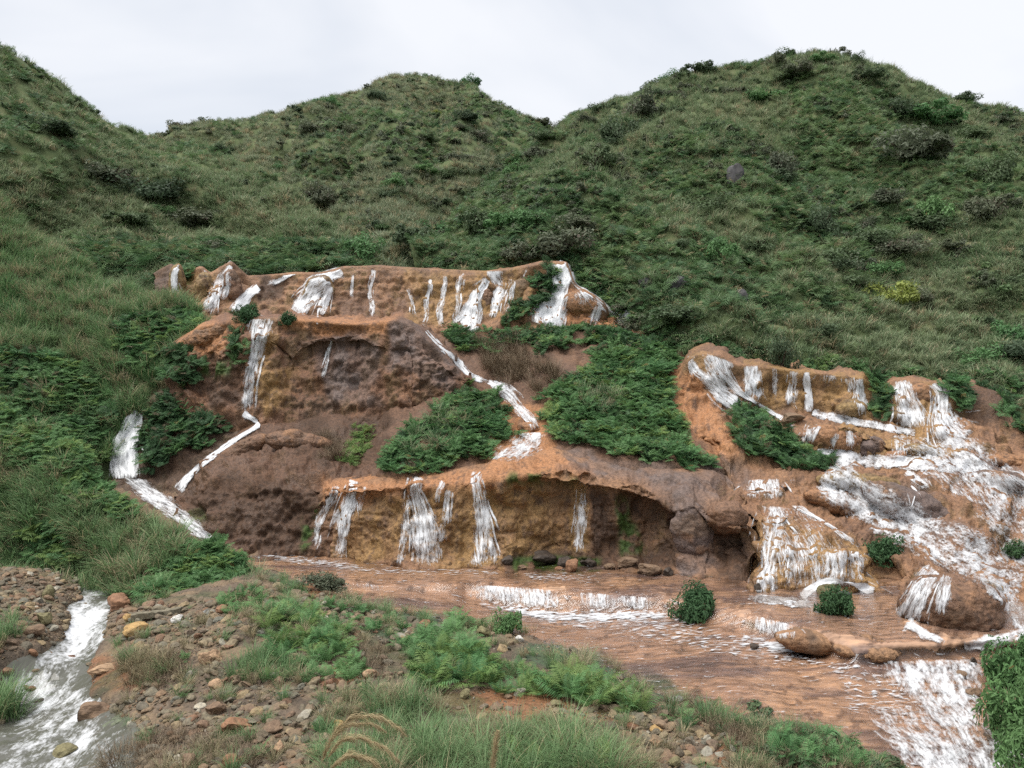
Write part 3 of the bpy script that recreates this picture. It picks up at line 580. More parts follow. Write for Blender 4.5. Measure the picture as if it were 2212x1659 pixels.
def ico(sub):
    import bmesh
    bm = bmesh.new(); bmesh.ops.create_icosphere(bm, subdivisions=sub, radius=1)
    V = np.array([v.co[:] for v in bm.verts]); F = np.array([[v.index for v in f.verts] for f in bm.faces]); bm.free()
    return V, F
ICO = {k: ico(k) for k in (2, 3, 4, 5, 6)}
TONE = dict(orange=(0.26, 0.135, 0.068), ochre=(0.22, 0.148, 0.066), purple=(0.13, 0.095, 0.084), brown=(0.16, 0.09, 0.056), bed=(0.27, 0.155, 0.085))
DOMES = []
def dome(u, v, w, h, roll, prot, tone, label, seed):
    p, nr = hit(u, v)
    if p is None: return
    sc = p.y / FPX
    V, F = ICO[6 if w > 120 else 5]
    V = V * np.array([w * 0.5 * sc, max(prot * 1.5, 0.5), h * 0.5 * sc])
    a = math.radians(roll); V = np.stack([V[:, 0] * math.cos(a) + V[:, 2] * math.sin(a), V[:, 1], -V[:, 0] * math.sin(a) + V[:, 2] * math.cos(a)], -1)
    V = V + np.array(p) + np.array([0, max(prot * 1.5, 0.5) - prot, 0])
    ctr = V.mean(0); nrm = (V - ctr); nrm /= np.linalg.norm(nrm, axis=1, keepdims=True)
    V = V + nrm * (billow(V, 1.3, 3, seed) * 0.12 + fbm(V, 0.7, 2, seed + 1) * 0.16 + fbm(V, 4, 4, seed + 2, 0.62) * 0.06)[:, None]
    c = np.ones(V.shape) * np.array(TONE[tone])
    def bl(c, col, m): return c * (1 - m[:, None]) + np.array(col) * m[:, None]
    c = bl(c, (0.115, 0.073, 0.047), smoothstep(0.0, 0.45, fbm(V, 1.2, 5, seed + 3)) * 0.75)
    c = bl(c, (0.27, 0.145, 0.075), smoothstep(0.05, 0.4, fbm(V, 1.5, 5, seed + 4)) * 0.55)
    c = bl(c, (0.07, 0.043, 0.03), smoothstep(0.2, 0.5, fbm(V, 4.5, 3, seed + 5)) * 0.75)
    me = mesh_np('rock_dome', V, F); attr(me, 'col', c, 'FLOAT_COLOR'); attr(me, 'wet', np.full(len(V), 0.45))
    tag(obj('rock_dome', me, MAT_ROCK), label, 'rock')
    DOMES.append((V, F))
for k, a in enumerate([
    (2072, 1318, 226, 150, 0, 0.9, 'brown', 'large round rock at the right parting the water'), (1992, 1108, 280, 84, 24, 0.45, 'purple', 'long purple brown dome beside the diagonal slide'),
    (1806, 950, 140, 60, 6, 0.4, 'orange', 'wide orange dome under the beaded curtain'), (1886, 964, 70, 46, 0, 0.35, 'purple', 'small purple dome at the middle terrace'), (1936, 988, 62, 34, 0, 0.3, 'orange', 'little orange dome below the purple one'),
    (2000, 978, 100, 40, 8, 0.3, 'ochre', 'ochre dome below the twin falls'), (1864, 1044, 190, 46, 4, 0.3, 'ochre', 'long ochre dome on the third terrace'), (1826, 1098, 190, 44, 20, 0.35, 'orange', 'orange rib above the largest dome'),
    (2168, 1044, 130, 54, 12, 0.35, 'purple', 'purple dome near the right edge'), (2190, 1002, 110, 38, 8, 0.3, 'orange', 'orange dome near the right edge'), (1800, 1400, 230, 56, 8, 0.14, 'bed', 'broad lobe at the front of the flat shelf'),
    (1890, 1414, 150, 44, 0, 0.12, 'bed', 'rounded lobe right of the broad lobe on the shelf'), (1746, 1386, 60, 40, 0, 0.12, 'bed', 'small lobe beside the right comb of falls'), (1838, 884, 70, 48, 0, 0.35, 'ochre', 'ochre knob under the long right lip'),
    (1574, 1116, 96, 64, 0, 0.4, 'brown', 'brown brow above the small cave'), (1498, 1150, 100, 130, 0, 0.3, 'purple', 'purple buttress left of the small cave'), (1990, 852, 46, 48, 0, 0.3, 'orange', 'orange knob between the twin falls'),
    (1944, 905, 70, 44, 0, 0.3, 'ochre', 'ochre knob at the foot of the left twin fall'), 
    (446, 726, 140, 50, -22, 0.35, 'orange', 'orange brow at the left of the middle cliff'), (378, 614, 36, 84, 0, 0.4, 'ochre', 'leftmost pale spur of the top cliff'),
    (436, 628, 44, 90, 4, 0.4, 'ochre', 'second pale spur of the top cliff'), (500, 620, 40, 80, -10, 0.4, 'brown', 'brown spur right of the forked fall'), (686, 632, 70, 80, 20, 0.35, 'ochre', 'ochre bulge under the broad white slide'),
    (1122, 642, 60, 90, 14, 0.35, 'ochre', 'ochre bulge beside the fern strip on the top cliff'), (1052, 650, 34, 60, 6, 0.3, 'brown', 'brown knob splitting the white fork'), (1266, 664, 110, 70, 26, 0.35, 'orange', 'orange mound inside the white fan'),
    (1150, 930, 70, 40, 20, 0.2, 'orange', 'orange hump in the centre stream'), (520, 975, 130, 50, -32, 0.3, 'brown', 'brown hump on top of the dark mound'), (640, 955, 150, 46, 4, 0.3, 'brown', 'reddish hump below the middle cliff'), (2140, 1280, 70, 60, 0, 0.3, 'ochre', 'ochre lobe behind the large round rock'),
]): dome(*a, 3000 + k * 11)
BVH = build_bvh(DOMES)
# ------------------------------------------------------------------ vegetation: leaf shapes
def leaf_material(name, green, alt, dry, dry_amt=0.15, trans=0.34, patch=0.12, rough=0.55):
    """green/alt: the two leaf colours that blend plant by plant; dry: withered blades"""
    m, n, l = newmat(name)
    out = N(n, 'ShaderNodeOutputMaterial')
    oi = N(n, 'ShaderNodeObjectInfo'); at = N(n, 'ShaderNodeAttribute', attribute_name='tint')
    no = N(n, 'ShaderNodeTexNoise', Scale=patch, Detail=2.0); l.new(oi.outputs['Location'], no.inputs['Vector'])
    f = mathn(n, l, 'ADD', mathn(n, l, 'MULTIPLY', no.outputs['Fac'], 2.4), mathn(n, l, 'MULTIPLY', oi.outputs['Random'], 0.7))
    f = mathn(n, l, 'SUBTRACT', f, 1.05, True)
    c = mixc(n, l, green, alt, f)
    d = mathn(n, l, 'GREATER_THAN', at.outputs['Fac'], 1.0 - dry_amt)
    c = mixc(n, l, c, dry, d)
    v = mathn(n, l, 'MULTIPLY_ADD', at.outputs['Fac'], 0.5); v.node.inputs[2].default_value = 0.72
    hs = N(n, 'ShaderNodeHueSaturation'); l.new(c, hs.inputs['Color']); l.new(v, hs.inputs['Value'])
    b = N(n, 'ShaderNodeBsdfPrincipled', Roughness=rough); l.new(hs.outputs[0], b.inputs['Base Color'])
    b.inputs['Specular IOR Level'].default_value = 0.22
    t = N(n, 'ShaderNodeBsdfTranslucent'); l.new(hs.outputs[0], t.inputs['Color'])
    mx = N(n, 'ShaderNodeMixShader'); mx.inputs[0].default_value = trans
    l.new(b.outputs[0], mx.inputs[1]); l.new(t.outputs[0], mx.inputs[2]); l.new(mx.outputs[0], out.inputs[0])
    return m

M_GRASS = leaf_material('silver_grass', (0.14, 0.205, 0.105), (0.21, 0.255, 0.145), (0.28, 0.255, 0.17), 0.08)
M_GRASSHAZE = leaf_material('hazy_grass', (0.165, 0.215, 0.13), (0.235, 0.265, 0.17), (0.3, 0.28, 0.19), 0.08)  # paler and greyer than silver_grass: distance haze painted into the leaf colour
M_GRASSN = leaf_material('lush_grass', (0.11, 0.205, 0.085), (0.165, 0.25, 0.115), (0.3, 0.27, 0.16), 0.07)
M_GRASSDRY = leaf_material('dry_grass', (0.19, 0.185, 0.105), (0.26, 0.23, 0.14), (0.36, 0.3, 0.19), 0.25)
M_FERN = leaf_material('fern_green', (0.075, 0.172, 0.066), (0.125, 0.23, 0.088), (0.15, 0.12, 0.045), 0.04, patch=0.3)
M_FERNDARK = leaf_material('fern_dark', (0.046, 0.1, 0.045), (0.07, 0.14, 0.058), (0.08, 0.07, 0.04), 0.06, patch=0.3)
M_FERNLIME = leaf_material('fern_bright', (0.12, 0.205, 0.065), (0.175, 0.25, 0.08), (0.2, 0.16, 0.06), 0.04, patch=0.6)
M_FERNHILL = leaf_material('fern_hill', (0.085, 0.155, 0.066), (0.13, 0.2, 0.08), (0.17, 0.15, 0.08), 0.1)
M_SHRUB = leaf_material('shrub_leaf', (0.06, 0.092, 0.052), (0.095, 0.138, 0.066), (0.1, 0.1, 0.06), 0.05)
M_SHRUBP = leaf_material('shrub_leaf_grey', (0.095, 0.115, 0.075), (0.13, 0.148, 0.092), (0.11, 0.09, 0.07), 0.2)
M_SHRUBY = leaf_material('shrub_leaf_yellow', (0.19, 0.24, 0.055), (0.26, 0.29, 0.07), (0.22, 0.2, 0.06), 0.1)
M_TWIG = leaf_material('dry_twig', (0.1, 0.072, 0.046), (0.15, 0.108, 0.068), (0.19, 0.15, 0.1), 0.2, trans=0.0)
M_PLUME = leaf_material('grass_plume', (0.32, 0.25, 0.14), (0.38, 0.3, 0.17), (0.42, 0.34, 0.2), 0.3, trans=0.3)
M_BARK = soil_material('bark', [(0.3, (0.04, 0.03, 0.024)), (0.7, (0.11, 0.085, 0.065))], 8.0, 0)

def strip_mesh(name, centers, sides, widths, tint, mat):
    """centers (b,k,3), sides (b,3) or (b,k,3), widths (b,k): ribbons of quads"""
    b, k, _ = centers.shape
    if sides.ndim == 2: sides = sides[:, None, :]
    L = centers - sides * widths[..., None] * 0.5; R = centers + sides * widths[..., None] * 0.5
    V = np.stack([L, R], 2).reshape(-1, 3)
    i = np.arange(b)[:, None] * (2 * k) + np.arange(k - 1)[None] * 2
    F = np.stack([i, i + 1, i + 3, i + 2], -1).reshape(-1, 4)
    me = mesh_np(name, V, F)
    attr(me, 'tint', np.repeat(tint, 2 * k))
    me.materials.append(mat)
    return me

def arcs(rng, n, L, th0, droop, spread, k=5, r0=None, az=None, wind=0.0):
    az = rng.uniform(0, 2 * np.pi, n) if az is None else az
    r = (rng.uniform(0, 1, n) ** 0.5 * spread) if r0 is None else r0
    s = np.linspace(0, 1, k)
    th = th0[:, None] + droop[:, None] * s[None] ** 1.4
    step = (L / (k - 1))[:, None]
    hx = np.concatenate([np.zeros((n, 1)), np.cumsum(np.sin(th[:, :-1]) * step, 1)], 1)
    hz = np.concatenate([np.zeros((n, 1)), np.cumsum(np.cos(th[:, :-1]) * step, 1)], 1)
    ra = az + rng.normal(0, 0.5, n)
    x = np.cos(az)[:, None] * hx + (np.cos(ra) * r)[:, None] + wind * hz * s[None]
    y = np.sin(az)[:, None] * hx + (np.sin(ra) * r)[:, None]
    side = np.stack([-np.sin(az), np.cos(az), np.zeros(n)], -1)
    return np.stack([x, y, hz], -1), side, th

def grass_mesh(name, seed, n=70, h=1.0, w=0.02, spread=0.22, droop=(0.8, 2.1), mat=None, k=5, lean=0.45):
    r = np.random.default_rng(seed)
    L = h * r.uniform(0.55, 1.25, n)
    C, side, _ = arcs(r, n, L, r.uniform(0.03, lean, n), r.uniform(*droop, n), spread, k, wind=0.12)
    s = np.linspace(0, 1, k)
    W = w * r.uniform(0.7, 1.3, n)[:, None] * (1 - s[None] ** 1.6 * 0.93)
    return strip_mesh(name, C, side, W, r.uniform(0, 1, n), mat)

def frond_parts(r, L, th0, droop, az, npin=12, wid=0.42, r0=0.0, k=9, pinw=0.085):
    """one fern frond: pinnae in pairs along a drooping midrib"""
    C, side, th = arcs(r, 1, np.array([L]), np.array([th0]), np.array([droop]), 0, k, r0=np.array([r0]), az=np.array([az]))
    C, side, th = C[0], side[0], th[0]
    t = np.linspace(0.16, 0.985, npin)
    s = np.linspace(0, 1, k)
    base = np.stack([np.interp(t, s, C[:, i]) for i in range(3)], -1)
    tha = np.interp(t, s, th)
    fw = np.stack([np.cos(az) * np.sin(tha), np.sin(az) * np.sin(tha), np.cos(tha)], -1)
    up = np.cross(fw, np.broadcast_to(side, fw.shape)); up /= np.linalg.norm(up, axis=-1, keepdims=True)
    up *= np.sign(up[:, 2:3] + 1e-9)
    prof = np.sin(np.clip((1 - t) * 1.15 + 0.06, 0, 1) * np.pi * 0.62) ** 0.9
    V, F, = [], []
    for sg in (-1, 1):
        pl = wid * L * prof * r.uniform(0.88, 1.1, npin)
        d = side[None] * sg * 0.92 + fw * 0.42 - up * r.uniform(-0.05, 0.32, (npin, 1))
        d /= np.linalg.norm(d, axis=-1, keepdims=True)
        w = pinw * L * (0.45 + 0.55 * prof)
        mid = base + d * (pl * 0.45)[:, None] + up * (pl * 0.05)[:, None]
        tip = base + d * pl[:, None] - up * (pl * 0.12)[:, None]
        o = len(V) * 0
        V.append(np.stack([base, mid - fw * w[:, None] * 0.5, tip, mid + fw * w[:, None] * 0.5], 1).reshape(-1, 3))
    V.append(np.stack([C - side * 0.006 * L * 1.5, C + side * 0.006 * L * 1.5], 1).reshape(-1, 3))
    n4 = npin * 2
    F = [np.arange(n4 * 4).reshape(-1, 4)]
    i = n4 * 4 + np.arange(k - 1) * 2
    F.append(np.stack([i, i + 1, i + 3, i + 2], -1))
    return np.concatenate(V), np.concatenate(F)

def join(parts):
    V, F, o = [], [], 0
    for v, f in parts:
        V.append(v); F.append(f + o); o += len(v)
    return np.concatenate(V), np.concatenate(F)

def fern_mesh(name, seed, nf=9, L=0.6, mat=None, npin=11, th=(0.45, 1.0), droop=(0.5, 1.2), wid=0.4):
    r = np.random.default_rng(seed)
    parts, tint = [], []
    for i in range(nf):
        p = frond_parts(r, L * r.uniform(0.7, 1.2), r.uniform(*th), r.uniform(*droop), i * 2 * math.pi / nf + r.normal(0, 0.35), npin, wid, r.uniform(0, 0.08))
        p[0][:, 2] += r.uniform(0, 0.35) * L
        parts.append(p); tint.append(np.full(len(p[0]), r.uniform(0, 1)))
    V, F = join(parts)
    me = mesh_np(name, V, F, False)
    attr(me, 'tint', np.concatenate(tint)); me.materials.append(mat)
    return me

def leafcloud(name, seed, n=1500, R=(1, 1, 0.75), leaf=0.1, lobes=16, mat=None, droop=0.2):
    """rounded shrub crown: leaves gathered in lobes, gaps between"""
    r = np.random.default_rng(seed)
    c = r.normal(size=(lobes, 3)); c /= np.linalg.norm(c, axis=1, keepdims=True); c *= r.uniform(0.25, 0.95, (lobes, 1)); c[:, 2] = np.abs(c[:, 2]) * 0.9 + 0.1
    k = r.integers(0, lobes, n); rad = r.uniform(0.16, 0.42, lobes)[k]
    d = r.normal(size=(n, 3)); d /= np.linalg.norm(d, axis=1, keepdims=True); d[:, 2] += 0.25
    p = c[k] + d * (rad * r.uniform(0.55, 1.05, n))[:, None]
    p = p * np.array(R) ; p[:, 2] = np.maximum(p[:, 2], 0.02 * r.uniform(0, 1, n))
    nrm = d + r.normal(0, 0.55, (n, 3)) + np.array([0, 0, 0.5]); nrm /= np.linalg.norm(nrm, axis=1, keepdims=True)
    a = np.cross(nrm, r.normal(size=(n, 3))); a /= np.linalg.norm(a, axis=1, keepdims=True); b = np.cross(nrm, a)
    s = leaf * r.uniform(0.6, 1.3, n)[:, None]
    V = np.stack([p - a * s, p - b * s * 0.42, p + a * s - nrm * s * droop, p + b * s * 0.42], 1).reshape(-1, 3)
    me = mesh_np(name, V, np.arange(n * 4).reshape(-1, 4), False)
    attr(me, 'tint', np.repeat(r.uniform(0, 1, lobes)[k] * 0.5 + r.uniform(0, 0.5, n), 4)); me.materials.append(mat)
    return me

def twig_mesh(name, seed, n=90, h=0.8, mat=None, w=0.012, spread=0.2, lean=0.9):
    r = np.random.default_rng(seed)
    C, side, _ = arcs(r, n, h * r.uniform(0.5, 1.2, n), r.uniform(0.05, lean, n), r.uniform(-0.4, 0.9, n), spread, 4)
    C = C + r.normal(0, 0.03, C.shape) * np.linspace(0, 1, 4)[None, :, None]
    W = np.full((n, 4), w) * np.linspace(1, 0.35, 4)[None]
    return strip_mesh(name, C, side, W, r.uniform(0, 1, n), mat)

# kits of plants for the masses (kept out of the scene list, used by the scatter below)
def kit(meshes): return [bpy.data.objects.new(m.name, m) for m in meshes]
K_GRASS = kit([grass_mesh('grass_plant', 100 + i, 64, 1.15, 0.032, 0.28, mat=M_GRASS) for i in range(4)] + [grass_mesh('grass_plant', 110 + i, 56, 1.1, 0.03, 0.3, mat=M_GRASSDRY) for i in range(1)])
K_GRASSFAR = kit([grass_mesh('grass_tuft', 120 + i, 44, 1.25, 0.06, 0.45, (1.0, 2.6), M_GRASS, 5, 0.7) for i in range(4)] + [grass_mesh('grass_tuft', 130, 44, 1.2, 0.055, 0.45, (1.0, 2.6), M_GRASSDRY, 5, 0.7)])
K_GRASSHAZE = kit([grass_mesh('hazy_tuft', 140 + i, 44, 1.25, 0.06, 0.45, (1.0, 2.6), M_GRASSHAZE, 5, 0.7) for i in range(4)] + [K_GRASSFAR[4].data])
K_GRASSN = kit([grass_mesh('lush_grass', 150 + i, 64, 1.15, 0.032, 0.28, mat=M_GRASSN) for i in range(4)] + [K_GRASS[4].data])
K_FERN = kit([fern_mesh('fern_clump', 200 + i, 9, 0.62, M_FERN) for i in range(3)] + [fern_mesh('fern_clump', 210, 9, 0.58, M_FERNLIME)])
K_FERNDARK = kit([fern_mesh('fern_clump_dark', 220 + i, 9, 0.6, M_FERNDARK) for i in range(3)])
K_FERNFAR = kit([fern_mesh('fern_far', 230 + i, 8, 0.95, m, 8, (0.5, 1.1), (0.4, 1.0), 0.5) for i, m in enumerate([M_FERNHILL, M_FERNDARK, M_FERNHILL])])
K_SCRUB = kit([leafcloud('scrub', 240 + i, 420, (0.75, 0.75, 0.6), 0.12, 9, m) for i, m in enumerate([M_SHRUB, M_SHRUBP, M_FERNHILL, M_SHRUB])])
K_TWIG = kit([twig_mesh('twigs', 250 + i, 70, 0.8, M_TWIG) for i in range(2)])
K_MOSS = kit([fern_mesh('small_fern', 260 + i, 7, 0.22, M_FERNLIME, 7) for i in range(2)])

def eul(up, yaw):
    up = up / np.linalg.norm(up, axis=-1, keepdims=True)
    a = np.stack([np.cos(yaw), np.sin(yaw), np.zeros_like(yaw)], -1)
    x = a - up * np.sum(a * up, -1, keepdims=True); x /= np.linalg.norm(x, axis=-1, keepdims=True)
    y = np.cross(up, x)
    ry = np.arcsin(np.clip(-x[:, 2], -1, 1)); rx = np.arctan2(y[:, 2], up[:, 2]); rz = np.arctan2(x[:, 1], x[:, 0])
    return np.stack([rx, ry, rz], -1)

def scatter(name, P, ROT, S, IDX, protos, label, cat):
    me = bpy.data.meshes.new(name); me.vertices.add(len(P)); me.vertices.foreach_set('co', np.asarray(P, np.float32).ravel())
    attr(me, 'rot', ROT, 'FLOAT_VECTOR'); attr(me, 'scl', S)
    a = me.attributes.new('idx', 'INT', 'POINT'); a.data.foreach_set('value', np.asarray(IDX, np.int32))
    o = obj(name, me); tag(o, label, cat, kind='stuff')
    kc = bpy.data.collections.new(name + '_kit')
    for p in protos: kc.objects.link(p)
    t = bpy.data.node_groups.new(name, 'GeometryNodeTree')
    t.interface.new_socket('Geometry', in_out='INPUT', socket_type='NodeSocketGeometry'); t.interface.new_socket('Geometry', in_out='OUTPUT', socket_type='NodeSocketGeometry')
    n, l = t.nodes, t.links
    gi, go = n.new('NodeGroupInput'), n.new('NodeGroupOutput')
    ci = n.new('GeometryNodeCollectionInfo'); ci.inputs['Collection'].default_value = kc; ci.inputs['Separate Children'].default_value = True; ci.inputs['Reset Children'].default_value = True
    ip = n.new('GeometryNodeInstanceOnPoints'); ip.inputs['Pick Instance'].default_value = True
    def na(nm, ty):
        x = n.new('GeometryNodeInputNamedAttribute'); x.data_type = ty; x.inputs['Name'].default_value = nm; return x.outputs['Attribute']
    e = n.new('FunctionNodeEulerToRotation'); l.new(na('rot', 'FLOAT_VECTOR'), e.inputs[0])
    l.new(gi.outputs[0], ip.inputs['Points']); l.new(ci.outputs[0], ip.inputs['Instance']); l.new(e.outputs[0], ip.inputs['Rotation'])
    l.new(na('scl', 'FLOAT'), ip.inputs['Scale']); l.new(na('idx', 'INT'), ip.inputs['Instance Index']); l.new(ip.outputs[0], go.inputs[0])
    md = o.modifiers.new('scatter', 'NODES'); md.node_group = t
    return o

TD = {o.name: P for P, o in TERR}

def sample(P, dens, rng, margin=420):
    """points spread over a terrain sheet; dens(center, u, v) gives plants per square metre"""
    a, b, c, d = P[:-1, :-1], P[:-1, 1:], P[1:, 1:], P[1:, :-1]
    n = np.cross(c - a, d - b); area = np.linalg.norm(n, axis=-1) * 0.5
    ctr = (a + b + c + d) / 4; u, v = to_uv(ctr)
    lam = area * dens(ctr, u, v) * ((u > -margin) & (u < 2212 + margin) & (v > -200) & (v < 1659 + 160))
    k = rng.poisson(np.minimum(lam, 200)).ravel()
    i = np.repeat(np.arange(k.size), k)
    s, t = rng.uniform(0, 1, (2, len(i), 1))
    A, B, C, D = (x.reshape(-1, 3)[i] for x in (a, b, c, d))
    p = A * (1 - s) * (1 - t) + B * s * (1 - t) + C * s * t + D * (1 - s) * t
    nn = n.reshape(-1, 3)[i]; nn /= np.maximum(np.linalg.norm(nn, axis=-1, keepdims=True), 1e-9)
    nn *= -np.sign(np.sum(nn * (p - np.array([0, 0, CAMZ])), -1, keepdims=True) + 1e-9)
    return p, nn

def pick(rng, n, w):
    w = np.asarray(w, float); return rng.choice(len(w), n, p=w / w.sum())

def mass(name, pts, nrm, protos, weights, smin, smax, label, cat, lean=0.35, seed=0, sink=0.05):
    r = np.random.default_rng(seed)
    n = len(pts)
    up = np.array([0, 0, 1.0]) * (1 - lean) + nrm * lean + r.normal(0, 0.1, (n, 3))
    return scatter(name, pts - np.array([0, 0, sink]), eul(up, r.uniform(0, 2 * np.pi, n)), r.uniform(smin, smax, n), pick(r, n, weights), protos, label, cat)

# --- hills: grass, ferns and low scrub grow in drifts
def drift(P, seed, sc=0.06): return fbm(P, sc, 4, seed)
HILLS = [('hill_center', 4.0, 0.5, 0.5, 'central hill'), ('hill_right', 4.6, 1.2, 0.9, 'hill behind the cascades'), ('hill_left', 6.5, 0.3, 0.16, 'steep left ridge')]
for k, (hn, dg, df, ds, where) in enumerate(HILLS):
    r = np.random.default_rng(500 + k); P = TD[hn]
    far = lambda c: np.clip(70 / c[..., 1], 0.5, 1.3)
    p, nn = sample(P, lambda c, u, v: dg * far(c) * (0.25 + 0.75 * smoothstep(0.3, -0.1, drift(c, 60 + k))), r)
    sz = 1.0
    mass('hill_grass', p, nn, K_GRASSHAZE if hn == 'hill_center' else (K_GRASSFAR if hn == 'hill_right' else kit([q.data for q in K_GRASSFAR])), [3, 3, 3, 3, 1.0], 0.32, 0.72, 'wind combed silver grass covering the ' + where, 'grass', 0.3, 510 + k)
    p, nn = sample(P, lambda c, u, v: df * far(c) * 2.2 * smoothstep(-0.05, 0.2, drift(c, 60 + k)), r)
    mass('hill_ferns', p, nn, K_FERNFAR, [2, 1.0, 2], 0.45, 0.85, 'drifts of low ferns on the ' + where, 'ferns', 0.5, 520 + k)
    p, nn = sample(P, lambda c, u, v: ds * far(c) * smoothstep(-0.2, 0.25, drift(c, 80 + k, 0.09)), r)
    mass('hill_scrub', p, nn, K_SCRUB, [2, 2.4, 2, 1], 0.4, 1.15, 'low dark scrub dotted over the ' + where, 'scrub', 0.2, 530 + k)

# a band of ferns along the foot of the left ridge, above the top cliff
r = np.random.default_rng(560)
p, nn = sample(TD['hill_left'], lambda c, u, v: 5.0 * ((v > 535) & (v < 600) & (u > 180)) * smoothstep(-0.5, 0.1, fbm(c, 0.5, 2, 5)), r)
mass('fern_fringe', p, nn, K_FERNFAR, [1, 2, 1], 0.7, 1.1, 'dark fern fringe hanging over the left end of the top cliff', 'ferns', 0.5, 561)

# --- near slope on the left: grass above, ferns below
FE = [[(-700, 720), (0, 740), (60, 760), (120, 775), (150, 790), (200, 800), (230, 830), (248, 860), (248, 900), (225, 940), (215, 1000), (-700, 1000)],
      [(262, 690), (300, 690), (330, 672), (440, 680), (460, 690), (360, 760), (320, 800), (290, 800), (270, 740)]]
FB = [[(-150, 840), (0, 840), (60, 880), (130, 920), (180, 970), (190, 1020), (120, 1020), (0, 960), (-150, 940)], [(150, 1020), (230, 1050), (300, 1085), (310, 1120), (220, 1110), (130, 1070)],
      [(70, 1140), (170, 1150), (200, 1240), (60, 1225)], [(380, 1180), (460, 1160), (560, 1200), (545, 1260), (450, 1310), (310, 1310), (290, 1260), (350, 1235), (400, 1230)]]
def polys(u, v, L): return np.any([in_poly(u, v, q) for q in L], 0)
r = np.random.default_rng(570)
jit = lambda c: (fbm(c, 0.7, 3, 71) * 26, fbm(c, 0.7, 3, 72) * 26)
def fmask(L): 
    def f(c, u, v):
        a, b = jit(c); return polys(u + a, v + b, L).astype(float)
    return f
fe, fb = fmask(FE), fmask(FB)
p, nn = sample(TD['hill_front'], lambda c, u, v: 8.0 * (1 - 0.93 * fe(c, u, v)), r)
mass('slope_grass', p, nn, K_GRASSN, [3, 3, 3, 3, 0.5], 0.5, 0.95, 'tall arching grass on the near left slope', 'grass', 0.3, 571)
p, nn = sample(TD['hill_front'], lambda c, u, v: 7.5 * fe(c, u, v), r)
mass('slope_ferns', p, nn, K_FERN + K_FERNDARK, [2, 2, 2, 1, 1, 1, 1], 0.7, 1.15, 'layered ferns on the near left slope', 'ferns', 0.5, 572)
p, nn = sample(TD['bank_front'], lambda c, u, v: 9 * (1 - 0.95 * fb(c, u, v)) * (v < 1290), r)
mass('bank_grass', p, nn, kit([q.data for q in K_GRASSN]), [3, 3, 3, 3, 0.8], 0.45, 0.9, 'arching grass on the low bank beside the left stream', 'grass', 0.3, 573)
p, nn = sample(TD['bank_front'], lambda c, u, v: 11 * fb(c, u, v), r)
mass('bank_ferns', p, nn, kit([q.data for q in K_FERN]), [2, 2, 2, 1.6], 0.6, 1.05, 'bright ferns on the low bank beside the left stream', 'ferns', 0.5, 574)

# --- fern islands between the falls
ISL = [
    ('slope_center', [[(812, 1012), (850, 960), (930, 890), (1000, 835), (1050, 850), (1090, 890), (1108, 915), (1078, 960), (1035, 1000), (900, 1022), (830, 1028)]], 9, (3, 3, 3, 1, 1, 1, 1), 'fern island above the lower cliff, left of the centre stream'),
    ('slope_center', [[(1165, 860), (1200, 845), (1260, 810), (1300, 770), (1400, 750), (1475, 765), (1445, 820), (1450, 900), (1520, 990), (1535, 1008), (1400, 1000), (1200, 952), (1175, 915)]], 9, (3, 3, 3, 2, 0.4, 0.4, 0.4), 'large fern slope between the centre stream and right cascades'),
    ('slope_center', [[(1020, 740), (1100, 712), (1160, 718), (1300, 715), (1440, 735), (1480, 770), (1300, 780), (1230, 750), (1130, 750), (1040, 770)], [(950, 705), (1030, 715), (1030, 760), (985, 760)]], 8, (1, 1, 1, 0.4, 1, 1, 1), 'dark ferns below the upper right fan of falls'),
    ('cascade_rock', [[(1580, 890), (1620, 885), (1660, 915), (1720, 955), (1790, 1000), (1770, 1015), (1680, 1015), (1605, 990), (1578, 940)]], 10, (1, 1, 1, 0.3, 1.5, 1.5, 1.5), 'fern island on the left flank of the right cascades'),
    ('cascade_rock', [[(1872, 812), (1922, 818), (1926, 860), (1908, 915), (1878, 890)], [(2045, 838), (2100, 838), (2100, 872), (2072, 890)], [(2150, 850), (2330, 830), (2330, 970), (2180, 930)]], 11, (1, 1, 1, 0.3, 2, 2, 2), 'ferns hanging between the upper right falls'),
    ('cliff_top', [[(1180, 580), (1200, 575), (1192, 640), (1130, 690), (1060, 725), (1080, 690), (1150, 640)], [(395, 590), (412, 590), (412, 615), (395, 612)]], 9, (1, 1, 1, 0.5, 2, 2, 2), 'strip of ferns climbing the right end of the top cliff'),
    ('gully_bank', [[(322, 885), (350, 850), (400, 860), (450, 890), (515, 908), (430, 975), (350, 1015), (322, 1005)]], 9, (0.6, 0.6, 0.6, 0.1, 2, 2, 2), 'dark ferns on the bank between the two left streams'),
    ('cliff_middle', [[(355, 755), (385, 752), (430, 790), (420, 835), (380, 850), (350, 810)], [(500, 690), (525, 682), (530, 740), (518, 790), (498, 770)]], 8, (0.3, 0.3, 0.3, 0.1, 2, 2, 2), 'dark hanging plants on the left end of the middle cliff'),
    ('hill_right', [[(1230, 560), (1300, 600), (1420, 690), (1500, 740), (1700, 775), (1900, 800), (2212, 810), (2212, 850), (2060, 845), (1860, 825), (1580, 790), (1480, 765), (1420, 730), (1300, 660), (1235, 600)]], 5, (2, 2, 2, 1, 1.5, 1.5, 1.5), 'fern fringe along the top of the right cascades'),
]
allk = [q.data for q in K_FERN + K_FERNDARK]
